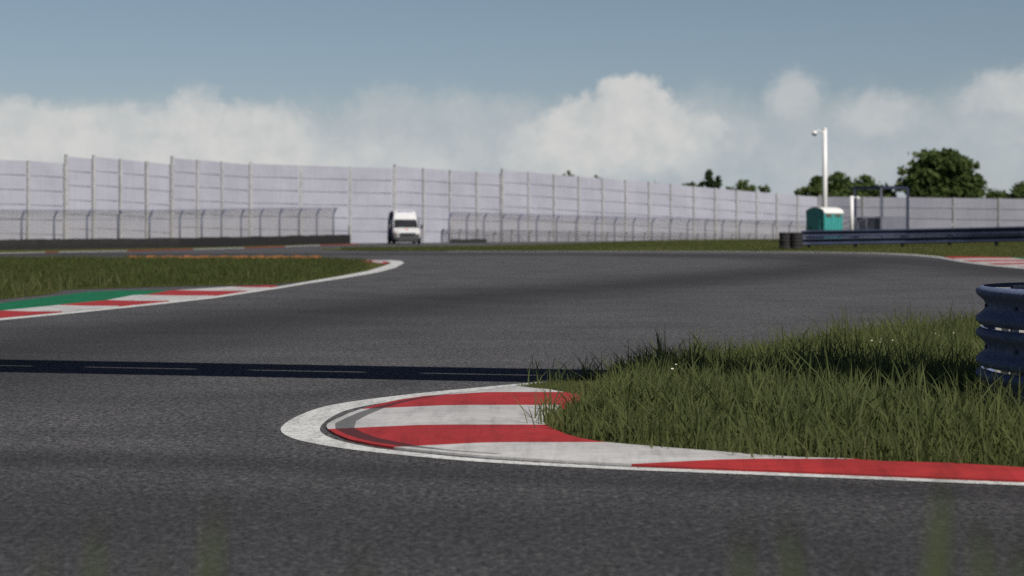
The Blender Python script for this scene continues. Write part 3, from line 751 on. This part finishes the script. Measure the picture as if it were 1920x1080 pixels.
# ------------------------------------------------------------------ tall grey wall
RUNS = [   # (px, top row, px per metre) of each post, run by run
    [(-165, 293, 28.6), (-92, 296, 28.2), (-20, 299, 27.8), (52, 302, 27.4), (121, 306.5, 27.0)],
    [(123, 293.5, 27.0), (174, 298, 26.7)],
    [(175, 294.2, 26.7), (225, 299, 26.4), (274, 303.5, 26.1), (320, 308.5, 25.8)],
    [(322, 296.5, 25.8), (369, 300.5, 25.4), (415, 304, 25.0), (467, 309, 24.5)],
    [(469, 307, 24.5), (563, 310.5, 24.3), (656, 313.3, 24.1), (738, 315.5, 23.95)],
    [(740, 311.7, 23.95), (793, 316, 23.6), (843, 319.7, 23.25), (893, 322.8, 22.9), (938, 326.3, 22.6)],
    [(941, 319.5, 22.6), (990, 323.2, 22.25), (1038, 327.2, 21.95), (1084, 331.2, 21.65), (1129, 334.8, 21.35), (1172, 338.2, 21.1), (1216, 342, 20.85), (1257, 345.5, 20.6), (1300, 349.7, 20.35), (1340, 353.2, 20.15), (1380, 356.8, 19.95), (1418, 360, 19.75), (1456, 363.3, 19.6), (1495, 366.7, 19.45), (1534, 369.2, 19.35)],
    [(1536, 369.0, 19.35), (1618, 369.6, 19.6), (1703, 370.2, 19.8), (1788, 371.3, 20.0), (1873, 372.5, 20.2), (1960, 373.6, 20.4), (2048, 374.8, 20.6), (2136, 376, 20.8)],
]
def wp(q): px, y, s = q; D = FPX/s; return Vector(at(px, D, H+(HY-y)/s))
w0 = wp(RUNS[0][0])
wall = thing('wall', 'tall pale grey noise wall of stacked panels between concrete posts behind the track', 'wall', (w0.x, w0.y, 0))
for ri, run in enumerate(RUNS):
    pts = [wp(q) for q in run]
    for i, p in enumerate(pts):
        d = (pts[min(i+1, len(pts)-1)]-pts[max(i-1, 0)]).normalized(); ang = math.atan2(d.y, d.x)
        m = MB(); top = p.z+(.16 if i == 0 else .04); bot = min(-.2, p.z-6)
        sx = p + Vector((math.cos(ang), math.sin(ang), 0))*.06
        m.box((sx.x, sx.y, (top+bot)/2), (.22, .20, top-bot), ang, 0, .02)
        obj('post', m, M['post'], wall)
    for a, b_ in zip(pts[:-1], pts[1:]):
        d = (b_-a); d.z = 0; L = d.length; d.normalize(); nrm = Vector((d.y, -d.x, 0)); m = MB()
        for r_ in range(6):
            # each board tapers a little, so the joint under it opens to one side
            za0, za1 = a.z-r_-.0, a.z-r_-1+.012; zb0, zb1 = b_.z-r_-.0, b_.z-r_-1+.055
            A, B = a+d*.14, b_-d*.14
            q = [Vector((A.x, A.y, za0)), Vector((B.x, B.y, zb0)), Vector((B.x, B.y, zb1)), Vector((A.x, A.y, za1))]
            f_ = [v+nrm*(.05+(.03 if k < 2 else .06)) for k, v in enumerate(q)]; g_ = [v-nrm*.06 for v in q]
            m.add(f_+g_, [(3, 2, 1, 0), (4, 5, 6, 7), (0, 1, 5, 4), (1, 2, 6, 5), (2, 3, 7, 6), (3, 0, 4, 7)])
        # backing behind the joints
        A, B = a+d*.14, b_-d*.14
        m.add([A-nrm*.03-Vector((0, 0, .2)), B-nrm*.03-Vector((0, 0, .2)), B-nrm*.03-Vector((0, 0, 6.3)), A-nrm*.03-Vector((0, 0, 6.3))], [(3, 2, 1, 0)], 1)
        obj('panel', m, [M['wall'], M['post']], wall)

# ------------------------------------------------------------------ catch fences with cranked posts
def fence(label, posts, top_h, bases):
    P = [Vector(at(px, D, z)) for (px, D), z in zip(posts, bases)]
    root = thing('catch_fence', label, 'fence', (P[0].x, P[0].y, P[0].z)); ends = []
    for i, p in enumerate(P):
        hh = top_h[i] if isinstance(top_h, list) else top_h
        s = Vector((.30, -.12, 0))
        pts = [p, p+Vector((0, 0, hh-.62)), p+s*.12+Vector((0, 0, hh-.45)), p+s*.5+Vector((0, 0, hh-.2)), p+s*1.0+Vector((0, 0, hh))]
        ends.append(pts); obj('post', MB().tube(pts, .065, 8), M['fence_post'], root)
    me = bpy.data.meshes.new('mesh'); vs, fs, uv = [], [], []; u = 0
    U = []
    for i, e in enumerate(ends):
        if i: u += (P[i]-P[i-1]).length
        U.append(u); vs += [tuple(q+Vector((0, -.08, 0))-ORG[root.name]) for q in e]
    for i in range(len(ends)-1):
        for k in range(4): fs.append((i*5+k, (i+1)*5+k, (i+1)*5+k+1, i*5+k+1))
    me.from_pydata(vs, [], fs); ul = me.uv_layers.new(name='UVMap'); vz = [0, .8, .85, .95, 1]
    for l in me.loops:
        v = l.vertex_index; ul.data[l.index].uv = (U[v//5], vz[v % 5]*2.4)
    finish('wire_mesh', me, root, M['wire'])
    cb = MB()
    for f in (4, 1): cb.tube([e[f] for e in ends], .016, 5)
    obj('cable', cb, M['fence_post'], root)
lp = [-80, -20, 40, 101, 163, 221, 280, 337, 378, 415, 452, 488, 524, 560, 594, 625]
posts = [(px, float(np.interp(px, [-80, 0, 340, 625], [97, 99, 110, 122]))) for px in lp]
ytop = [float(np.interp(px, [-80, 0, 300, 470, 625], [394, 393.5, 394, 391, 389.5])) for px in lp]
fence('wire catch fence with cranked blue posts over the black barrier', posts, [zat(y, D) for y, (px, D) in zip(ytop, posts)], [0]*len(lp))
rp = [842, 875, 907, 941, 972, 1006, 1043, 1080, 1116, 1152, 1187, 1222, 1256, 1289, 1322, 1354, 1386, 1418, 1449, 1480, 1512]
wl = [(q[0], FPX/q[2]) for run in RUNS[5:7] for q in run]
posts = [(px, lerp_tab(wl, px)-1.6) for px in rp]
ytop = [float(np.interp(px, [842, 1000, 1180, 1290, 1480], [397.5, 402, 407, 409.5, 414])) for px in rp]
bz = [float(np.interp(px, [842, 1100, 1300, 1512], [0, -.05, -.1, -.1])) for px in rp]
fence('wire catch fence with cranked blue posts running right of the van along the wall', posts, [zat(y, D)-z for y, (px, D), z in zip(ytop, posts, bz)], bz)

# ------------------------------------------------------------------ van
def van():
    D = 117.3; p = at(764, D)
    root = thing('van', 'white high roof ambulance van with navy sides and red emblem on its bonnet', 'van', p, R(9.5))
    root.location = p
    st = [(0, .84, .80, .40), (.06, .93, .86, .34), (.25, .99, .98, .30), (.55, 1.01, 1.08, .28), (.92, 1.02, 1.18, .28), (1.25, 1.02, 1.52, .28), (1.52, 1.02, 1.80, .28), (1.70, 1.01, 2.10, .28), (1.95, 1.0, 2.38, .28), (2.25, 1.0, 2.51, .28), (2.8, 1.0, 2.56, .28), (4.2, 1.0, 2.56, .28), (5.35, 1.0, 2.54, .3), (5.48, .97, 2.42, .36)]
    N = 36; vs = []
    def ring(y, hw, zt, zb):
        out = []
        hz = (zt-zb)/2; zc = (zt+zb)/2; e = 2/7.0
        for k in range(N):
            t = 2*math.pi*k/N; c, s = math.cos(t), math.sin(t)
            z = zc+hz*math.copysign(abs(s)**e, s)
            taper = 1-.15*max(0, (z-1.15)/1.4)**1.3
            out.append((hw*taper*math.copysign(abs(c)**e, c), y-.10*(1-abs(c)**2)*(1 if y < .3 else 0), z))
        return out
    for q in st: vs += ring(*q)
    fs, mi = [], []
    for i in range(len(st)-1):
        for k in range(N):
            f = (i*N+k, i*N+(k+1) % N, (i+1)*N+(k+1) % N, (i+1)*N+k); fs.append(f)
            zc = sum(vs[j][2] for j in f)/4; xm = abs(sum(vs[j][0] for j in f)/4)
            ang = 2*math.pi*(k+.5)/N; side = abs(math.cos(ang)) > .72
            mi.append(1 if (side and i >= 4 and xm > .78) else 0)
    fs.append(tuple(range(N))); mi.append(0); fs.append(tuple((len(st)-1)*N+k for k in reversed(range(N)))); mi.append(0)
    m = MB(); m.v = vs; m.f = fs; m.m = mi; m.sm = [True]*len(fs)
    body = obj('body', m, [M['van_white'], M['van_blue']], root, True)
    def on(y, x, lift=.012):                      # a point on the upper skin at (x, y)
        zt = float(np.interp(y, [q[0] for q in st], [q[2] for q in st]))
        return (x, y-lift, zt+lift-.03*abs(x)**6)
    m = MB(); yy = np.linspace(.94, 1.52, 7); xx = np.linspace(-1, 1, 11)
    for y in yy:
        hw = .90-.08*(y-.94)/.58
        for x in xx: m.v.append(on(y, x*hw, .016))
    m.f = [(j*11+i, j*11+i+1, (j+1)*11+i+1, (j+1)*11+i) for j in range(6) for i in range(10)]; m.m = [0]*60; m.sm = [True]*60
    wsc = obj('windscreen', m, M['glass'], body, True)
    for s in (-.35, .35): obj('wiper', MB().beam((s-.2, .955, 1.245), (s+.25, 1.05, 1.345), .03, .02), M['van_trim'], wsc, True)
    m = MB()                                      # dark grille and lower bumper
    m.box((0, -.105, .70), (1.12, .08, .27), 0, 0, .04)
    grille = obj('grille', m, M['van_trim'], root, True)
    obj('underbody', MB().box((0, 2.7, .27), (1.7, 5.0, .26), 0, 0, .04), M['van_trim'], root, True)
    m = MB()
    for k in range(3): m.beam((-.40, -.152, .64+.06*k), (.40, -.152, .64+.06*k), .02, .02)
    obj('grille_bar', m, M['bumper'], grille, True)
    m = MB(); m.box((0, -.09, .43), (1.86, .28, .26), 0, 0, .07); m.box((0, -.10, .27), (1.5, .2, .16), 0, 0, .03)
    bmp = obj('bumper', m, M['bumper'], root, True)
    for s in (-1, 1):
        m = MB(); m.box((s*.72, -.02, .80), (.30, .16, .24), s*R(24), 0, .05); hl = obj('headlight', m, M['lamp_glass'], root, True)
        obj('indicator', MB().box((s*.86, .05, .80), (.06, .12, .2), s*R(30), 0, .02), M['orange_lamp'], hl, True)
        m = MB(); m.box((s*1.22, 1.28, 1.28), (.20, .14, .36), 0, 0, .05); m.beam((s*1.0, 1.3, 1.15), (s*1.18, 1.3, 1.18), .05, .06)
        mr = obj('mirror', m, M['van_trim'], root, True)
        obj('mirror_glass', MB().box((s*1.22, 1.355, 1.28), (.16, .015, .3), 0, 0, .01), M['lamp_glass'], mr, True)
        m = MB(); m.add([(s*1.012, 1.3, 1.30), (s*1.012, 2.1, 1.30), (s*.975, 2.1, 1.82), (s*.975, 1.62, 1.82)], [(0, 1, 2, 3) if s < 0 else (3, 2, 1, 0)])
        dr = obj('door', MB().add([(s*1.035, 1.25, .5), (s*1.035, 2.25, .5), (s*1.035, 2.25, 1.25), (s*1.035, 1.25, 1.25)], [(0, 1, 2, 3) if s < 0 else (3, 2, 1, 0)]), M['van_blue'], root, True)
        w_ = MB(); w_.v = [(v[0]+s*.03, v[1], v[2]) for v in m.v]; w_.f = m.f; w_.m = m.m; w_.sm = m.sm
        obj('side_window', w_, M['glass'], dr, True)
        obj('handle', MB().box((s*1.045, 2.12, 1.12), (.03, .14, .03), 0, 0, .008), M['van_trim'], dr, True)
        for y in (.78, 4.35):
            m = MB(); m.lathe([(.20, -.11), (.30, -.12), (.345, -.10), (.355, 0), (.345, .10), (.30, .12), (.20, .11)], (s*.94, y, .355), 'X', 26)
            wh = obj('wheel', m, M['tyre'], root, True)
            m = MB(); m.lathe([(.001, .075), (.06, .085), (.10, .06), (.17, .08), (.205, .10), (.205, -.08)], (s*.94, y, .355), 'X', 20)
            if s < 0: m.v = [(2*s*.94-v[0], v[1], v[2]) for v in m.v]
            obj('rim', m, M['bumper'], wh, True)
            m = MB(); a = np.linspace(-.15, math.pi+.15, 15)
            for t in a: m.v += [(s*1.0, y+.40*math.cos(t), .36+.40*math.sin(t)), (s*1.062, y+.41*math.cos(t), .36+.41*math.sin(t)), (s*1.055, y+.47*math.cos(t), .36+.47*math.sin(t))]
            m.f = [(i*3+k, i*3+k+1, i*3+k+4, i*3+k+3) for i in range(14) for k in range(2)]; m.m = [0]*28; m.sm = [True]*28
            obj('wheel_arch', m, M['van_trim'], body, True)
    # blue sign over the brow, too blurred in the photograph to read: a row of unequal blue marks
    m = MB(); x = -.56; rr = random.Random(3); i = 0
    while x < .54:
        wd = rr.choice((.055, .07, .08)); gap = .022 if i != 5 else .07
        z0 = 2.365; hh = .10
        for (bx, bw, bz, bh) in ((0, .022, 0, hh), (wd-.022, .022, 0, hh*(1 if i % 2 else .6)), (.0, wd, hh-.022 if i % 3 else hh*.42, .022)):
            zc = z0+bz+bh/2; yy_ = 1.95-(2.38-zc)*.9-.035
            m.box((x+bx+bw/2, yy_, zc), (bw, .012, bh))
        x += wd+gap; i += 1
    m.box((-.02, 1.95-(2.38-2.41)*.9-.022, 2.41), (1.12, .008, .012))
    obj('roof_sign', m, M['letter'], body, True)
    m = MB()                                      # red emblem on the bonnet: a pointed cross
    yc, zc = .50, 1.075
    pts = []
    for k in range(16):
        t = 2*math.pi*k/16; r_ = (.15, .075, .105, .075)[k % 4]
        pts.append(on(yc-.0+.0, 0, 0)); pts[-1] = (r_*math.cos(t), yc+r_*1.6*math.sin(t), 0)
    pts = [(q[0], q[1]-.012, on(q[1], q[0], .02)[2]+.008) for q in pts]
    m.add(pts+[(0, yc-.012, on(yc, 0, .02)[2]+.012)], [(k, (k+1) % 16, 16) for k in range(16)])
    obj('bonnet_emblem', m, M['emblem'], body, True)
van()

# ------------------------------------------------------------------ portable toilet
def toilet():
    D = 92.0; z = verge_z(1546, D)-.03; p = at(1545.5, D, z)
    th = R(30)
    root = thing('portable_toilet', 'teal portable toilet with a white barrel roof behind the guardrail', 'portable toilet', p, 0)
    root.rotation_euler = (0, 0, th)             # local -y face looks to the camera's right
    w, d, hh, rise = 1.37, 1.55, 1.86, .30
    prof = [(-d/2, 0), (d/2, 0), (d/2, hh)] + [(d/2*math.cos(t), hh+rise*math.sin(t)) for t in np.linspace(0, math.pi, 13)[1:-1]] + [(-d/2, hh)]
    n = len(prof); m = MB()
    m.v = [(-w/2, y, z_) for y, z_ in prof]+[(w/2, y, z_) for y, z_ in prof]
    m.f = [tuple(reversed(range(n))), tuple(range(n, 2*n))]+[(i, (i+1) % n, n+(i+1) % n, n+i) for i in range(n)]; m.m = [0]*len(m.f); m.sm = [False]*len(m.f)
    for x in np.linspace(-w/2+.1, w/2-.1, 6): m.box((x, -d/2-.012, .92), (.06, .03, 1.5), 0, 0, .01)
    pts = [(-.42, -d/2-.03, .50), (-.3, -d/2-.03, .62), (0, -d/2-.03, .66), (.3, -d/2-.03, .62), (.42, -d/2-.03, .50)]
    m.tube(pts, .028, 6)
    body = obj('body', m, M['teal'], root, True)
    m = MB(); a = np.linspace(-.06, math.pi+.06, 17); t2 = .045
    for k in (0, 1):
        for t in a: m.v.append(((-w/2-.012 if k == 0 else w/2+.05), (d/2+t2)*math.cos(t), hh+(rise+t2)*math.sin(t)))
    for k in (0, 1):
        for t in a: m.v.append(((-w/2-.012 if k == 0 else w/2+.05), (d/2+.004)*math.cos(t), hh+(rise+.004)*math.sin(t)))
    q = len(a)
    for i in range(q-1):
        m.f += [(i, i+1, q+i+1, q+i), (2*q+i, 3*q+i, 3*q+i+1, 2*q+i+1), (i, 2*q+i, 2*q+i+1, i+1), (q+i, q+i+1, 3*q+i+1, 3*q+i)]
    m.f += [(0, q, 3*q, 2*q), (q-1, 3*q-1, 4*q-1, 2*q-1)]
    m.m = [0]*len(m.f); m.sm = [False]*len(m.f)
    roof = obj('roof', m, M['toilet_roof'], root, True)
    obj('vent_pipe', MB().tube([(-.45, d/2-.2, hh), (-.45, d/2-.2, hh+rise+.02)], .05, 10), M['toilet_roof'], roof, True)
    for x in (-.33, .33):
        m = MB()
        for k in range(3): m.box((x, -d/2-.022, hh-.10-.045*k), (.44, .03, .025))
        obj('vent', m, M['vent'], root, True)
    m = MB(); m.box((-w/2-.02, 0, .95), (.04, .9, 1.7), 0, 0, .015); dr = obj('door', m, M['teal'], root, True)
    obj('handle', MB().box((-w/2-.06, .35, 1.0), (.05, .05, .16), 0, 0, .01), M['vent'], dr, True)
    obj('skid', MB().box((0, 0, .03), (w+.1, d+.1, .08), 0, 0, .02), M['dark_steel'], root, True)
toilet()

# ------------------------------------------------------------------ camera pole and small white post
def pole():
    D = 98; z0 = verge_z(1546, D)-.05; p = at(1546.5, D, z0); zt = zat(241, D); s = D/FPX
    root = thing('camera_pole', 'tall white pole with a round camera on a curved arm behind the toilet', 'pole', p)
    obj('mast', MB().tube([p, (p[0], p[1], zt-3.5), (p[0], p[1], zt)], [.16, .145, .13], 14), M['pole'], root)
    obj('mast_cap', MB().lathe([(.0, .05), (.10, .03), (.14, 0), (.14, -.06)], (p[0], p[1], zt), n=14), M['pole'], root)
    arm = [(p[0]-.08, p[1]-.05, zat(252, D)), (p[0]-.22, p[1]-.1, zat(246.5, D)), (p[0]-.42, p[1]-.15, zat(244.5, D)), (p[0]-.60, p[1]-.18, zat(246.5, D))]
    am = obj('arm', MB().tube(arm, .032, 8), M['pole'], root)
    c = (p[0]-.66, p[1]-.18, zat(250.5, D)); r_ = .17
    dm = obj('camera_housing', MB().lathe([(.001, r_*1.05)] + [(r_*math.sin(t), r_*math.cos(t)) for t in np.linspace(.3, 1.65, 7)], c, n=18), M['pole'], root)
    obj('camera_dome', MB().lathe([(r_*.92*math.sin(t), r_*.92*math.cos(t)) for t in np.linspace(1.6, 3.13, 8)], c, n=18), M['deck'], dm)
    obj('control_box', MB().box((p[0]+.0, p[1]-.26, z0+1.6), (.34, .22, .5), 0, 0, .02), M['deck'], root)
pole()
def short_post():
    D = 99; z0 = verge_z(1597, D)-.05; p = at(1597, D, z0); zt = zat(367.5, D)
    root = thing('lamp_post', 'short white post with a small pale head beside the navy shelter frame', 'post', p)
    obj('mast', MB().tube([p, (p[0], p[1], zt)], .115, 12), M['pole'], root)
    obj('arm', MB().beam((p[0]+.05, p[1]-.05, zt-.1), (p[0]+.34, p[1]-.08, zt-.06), .04, .04), M['pole'], root)
    obj('lamp_head', MB().lathe([(.001, .1), (.09, .06), (.12, -.02), (.10, -.10), (.001, -.12)], (p[0]+.36, p[1]-.08, zt-.12), n=14), M['pole'], root)
short_post()

# ------------------------------------------------------------------ marshal stand
def stand():
    D = 99.5; px = 1652; z0 = verge_z(px, D)-.05; FL = Vector(at(px, D, 0)); s = D/FPX
    a = Vector((54*s, .55, 0)); b_ = Vector((-39*s, 1.5, 0)); ztop = zat(352.5, D); zr = zat(407, D); zd = zr-1.02
    root = thing('marshal_stand', 'navy steel shelter frame over a grey railed platform with steps', 'marshal stand', (FL.x, FL.y, z0))
    C4 = [FL, FL+a, FL+a+b_, FL+b_]
    U = lambda v, z: Vector((v.x, v.y, z))
    for i, c in enumerate(C4):
        w = .10 if i == 0 else .15
        obj('leg', MB().beam(U(c, z0), U(c, ztop), w, w), M['frame'] if i else M['rail_grey'], root)
    mid = (FL+FL+a+b_)/2
    m = MB(); m.add([U(c, zd) for c in C4]+[U(c, zd-.1) for c in C4], [(0, 1, 2, 3), (7, 6, 5, 4), (0, 4, 5, 1), (1, 5, 6, 2), (2, 6, 7, 3), (3, 7, 4, 0)])
    obj('platform', m, M['deck'], root)
    rf = MB(); e = b_*.22
    rc = [C4[0], C4[1], C4[2]+e, C4[3]+e]
    for i in range(4): rf.beam(U(rc[i], ztop+.02), U(rc[(i+1) % 4], ztop+.02), .10, .13)
    for k in (.2, .4, .6, .8): rf.beam(U(rc[0].lerp(rc[1], k), ztop+.10), U(rc[3].lerp(rc[2], k), ztop+.10), .06, .07)
    obj('roof_frame', rf, M['frame'], root)
    for i in range(4):
        c, d = C4[i], C4[(i+1) % 4]; m = MB(); n = (d-c).normalized()
        if i == 3: c = c.lerp(d, .0)
        q = [U(c+n*.08, zd+.06), U(d-n*.08, zd+.06), U(d-n*.08, zr-.05), U(c+n*.08, zr-.05)]
        o_ = Vector((n.y, -n.x, 0))*.012
        m.add([v+o_ for v in q]+[v-o_ for v in q], [(0, 1, 2, 3), (7, 6, 5, 4), (0, 4, 5, 1), (1, 5, 6, 2), (2, 6, 7, 3), (3, 7, 4, 0)])
        pn = obj('railing_panel', m, M['deck'], root)
        obj('top_rail', MB().beam(U(c, zr), U(d, zr), .05, .05), M['rail_grey'], pn)
    # steps on the left with handrails
    S0 = C4[3].lerp(C4[0], .35); out = Vector((-1.6, -.1, 0)); side = (C4[0]-C4[3]).normalized()*.8
    m = MB()
    for k in range(4):
        f = (k+.6)/4.3; c = S0+out*(f)+side*.5; z = zd-(zd-z0)*f
        m.box((c.x, c.y, z), (.28, .8, .05))
    st = obj('steps', m, M['deck'], root)
    for t in (0, 1):
        q = S0+side*t; m = MB(); m.tube([U(q, zr), U(q+out*.32, zr-.02), U(q+out, z0+.95)], .03, 6)
        for f in (.33, .66, 1.0): r0 = q+out*f; m.tube([U(r0, z0), U(r0, zr-.02-(zr-z0-.97)*max(0, (f-.32)/.68))], .025, 6)
        obj('handrail', m, M['rail_grey'], st)
stand()

# ------------------------------------------------------------------ trees behind the wall
def tree(label, px, D, ytop, wpx, kind, seed, group=None, hbase=0.0):
    r = np.random.default_rng(seed); s = D/FPX; p = at(px, D, -.1); zt = zat(ytop, D); rad = wpx*s/2
    root = thing('tree', label, 'tree', p, 0, group)
    hgt = zt-p[2]
    trunk = MB(); rr = random.Random(seed)
    th = hgt*(.75 if kind == 'conifer' else .5)
    trunk.tube([(p[0], p[1], p[2]), (p[0]+.1, p[1], p[2]+th*.4), (p[0]-.05, p[1]+.1, p[2]+th)], [.03*hgt, .022*hgt, .008*hgt], 8)
    for k in range(9):
        t = rr.uniform(0, 6.28); z = rr.uniform(.45, 1)*th; e = rr.uniform(.4, .8)*rad
        trunk.tube([(p[0], p[1], p[2]+z), (p[0]+e*.5*math.cos(t), p[1]+e*.5*math.sin(t), p[2]+z+e*.35), (p[0]+e*math.cos(t), p[1]+e*math.sin(t), p[2]+z+e*.8)], [.011*hgt, .007*hgt, .003*hgt], 6)
    obj('trunk', trunk, M['bark'], root)
    cl = []
    if kind == 'conifer':
        spires = [(0, 0, 1.0), (-.45*rad, .2, .84), (.42*rad, -.2, .9), (.75*rad, .1, .66), (-.8*rad, 0, .62)]
        for sx, sy, f in spires:
            for k in range(26):
                q = r.random(); z = p[2]+hgt*(.35+.65*q)*f if True else 0
                ww = rad*.42*(1-q)**.8+.08; t = r.uniform(0, 6.28)
                cl.append((p[0]+sx+ww*math.cos(t)*r.random()**.4, p[1]+sy+ww*math.sin(t), z-.15, .22+.25*(1-q)))
    else:
        zc = p[2]+hgt*.52; hz = hgt*.48
        nlob = int(60+rad*16)
        for k in range(nlob):
            u = r.normal(0, 1, 3); u[2] = abs(u[2])*(1 if r.random() < .72 else -1); u /= np.linalg.norm(u); out = rad > 2 and r.random() < .22; q = r.uniform(.92, 1.10) if out else r.uniform(.5, .92)
            f = 1.12-.22*max(0, -u[2])
            bump_ = 1+.16*math.sin(3*math.atan2(u[1], u[0])+seed)+.10*math.sin(5*u[2]+seed*2)
            cl.append((p[0]+rad*q*u[0]*f*bump_*.9, p[1]+rad*q*u[1]*f*bump_*.9, zc+hz*min(q, .97)*u[2]*min(bump_, 1.0)*.98, rad*(r.uniform(.07, .13) if out else r.uniform(.13, .25))))
    V, T = [], []
    ls = min(.34, .10+rad*.055)
    for (cx_, cy_, cz_, cr) in cl:
        n = int(max(30, 170*(cr/.9)**1.6)) if kind != 'conifer' else 46
        n = min(n, 330)
        q = r.normal(0, .52, (n, 3))*cr*np.array([1, 1, .8]); c = np.array([cx_, cy_, cz_])+q
        c = c[c[:, 2] < zt+.05]; n = len(c)
        if n == 0: continue
        a1 = r.normal(0, 1, (n, 3)); a1 /= np.linalg.norm(a1, axis=1)[:, None]
        a2 = np.cross(a1, r.normal(0, 1, (n, 3))); a2 /= np.linalg.norm(a2, axis=1)[:, None]
        L = r.uniform(.6, 1.25, n)[:, None]*ls
        V.append(np.stack([c-a1*L, c+a2*L*.55, c+a1*L, c-a2*L*.55], 1)); T.append(np.repeat(np.clip(r.normal(.5, .2, n)+r.uniform(-.15, .15), 0, 1), 4))
    V = np.concatenate(V).reshape(-1, 3)-np.array(p); T = np.concatenate(T); nq = len(V)//4
    me = bpy.data.meshes.new('crown'); me.vertices.add(len(V)); me.vertices.foreach_set('co', V.astype(np.float32).ravel())
    me.loops.add(len(V)); me.loops.foreach_set('vertex_index', np.arange(len(V), dtype=np.int32))
    me.polygons.add(nq); me.polygons.foreach_set('loop_start', np.arange(0, len(V), 4, dtype=np.int32)); me.polygons.foreach_set('loop_total', np.full(nq, 4, np.int32))
    me.update(); me.validate()
    at_ = me.attributes.new('tint', 'FLOAT', 'POINT'); at_.data.foreach_set('value', T.astype(np.float32))
    finish('crown', me, root, M['conifer'] if kind == 'conifer' else M['leaf'])
GT = 'trees rising behind the grey wall'
tree('large round green tree rising well above the wall right of the shelter', 1770, 172, 281, 150, 'broad', 11, GT)
tree('leafy green tree partly hidden by the tall white pole', 1556, 170, 321, 112, 'broad', 12, GT)
tree('green tree crown directly behind the shelter roof frame', 1622, 174, 331, 118, 'broad', 13, GT)
tree('dark spiky tree peeking over the middle of the long wall', 1330, 172, 316, 70, 'conifer', 14, GT)
tree('pale green bush top just right of the dark spiky tree', 1388, 174, 328, 66, 'broad', 15, GT)
tree('small green tree tip over the wall between van and spiky tree', 1063, 170, 310, 44, 'broad', 16, GT)
tree('tiny single green sprig over the wall right of the small tree tip', 1121, 172, 321, 26, 'broad', 17, GT)
tree('faint low green tip barely clearing the wall top', 1225, 172, 332, 40, 'broad', 18, GT)
tree('small green tip just left of the dark spiky tree', 1291, 174, 328, 34, 'broad', 19, GT)
tree('narrow green tip over the wall well left of the toilet', 1431, 174, 337, 36, 'broad', 20, GT)
tree('low round bush top right of the large round tree', 1868, 176, 346, 66, 'broad', 21, GT)
tree('green crown cut by the right edge of the photo', 1928, 176, 334, 84, 'broad', 22, GT)
tree('green crown cut by the left edge over the stepped wall', -12, 150, 279, 42, 'broad', 23, GT)

# ------------------------------------------------------------------ unseen beams added overhead to cast the shadow band on the asphalt
def shadow_gantry():
    zc = 5.0; k = 1/math.tan(SUN_EL); sh = Vector((math.sin(SUN_AZ), -math.cos(SUN_AZ), 0))*zc*k
    S0, S1 = Vector((-5.25, 16.35, 0)), Vector((.7, 15.2, 0)); d = (S1-S0).normalized()
    A = S0-d*9.0+sh; B = S1+d*6.6+sh
    root = thing('shadow_gantry', 'unseen steel span added over the track to cast a long double shadow', 'shadow_gantry', (B.x, B.y, 0))
    def pt(t, z): q = A.lerp(B, t); return Vector((q.x, q.y, z))
    L = (B-A).length
    for z in (zc+.505, zc-.505): obj('beam', MB().beam(pt(0, z), pt(1, z), .05, .85), M['beam'], root)
    t0 = (9.0+(S1-S0).length+.75)/L              # added plate below the span widens its shadow over the infield
    obj('shadow_apron', MB().beam(pt(t0, zc-1.42), pt(1, zc-1.42), .05, .96), M['beam'], root)
    x = .9
    while x < L-.5:
        m = MB(); c = x/L; w = .55/L                # added plates with tapered ends break up the light slit between beams
        n_ = Vector((d.y, -d.x, 0))*.035
        q = [pt(c-.55*w, zc-.14), pt(c-.35*w, zc-.16), pt(c+.35*w, zc-.16), pt(c+.55*w, zc-.14), pt(c+.35*w, zc+.16), pt(c-.35*w, zc+.16)]
        m.add([v+n_ for v in q]+[v-n_ for v in q], [(0, 1, 2, 3, 4, 5), (11, 10, 9, 8, 7, 6)]+[(i, i+6, (i+1) % 6+6, (i+1) % 6) for i in range(6)])
        obj('slot_blocker', m, M['beam'], root); x += 1.75
    for t in (0, 1):
        q = pt(t, 0); m = MB(); m.box((q.x, q.y, 3.0), (.4, .4, 6.1), 0, 0, .03); m.box((q.x, q.y, .06), (.8, .8, .14), 0, 0, .03)
        obj('column', m, M['beam'], root)
shadow_gantry()
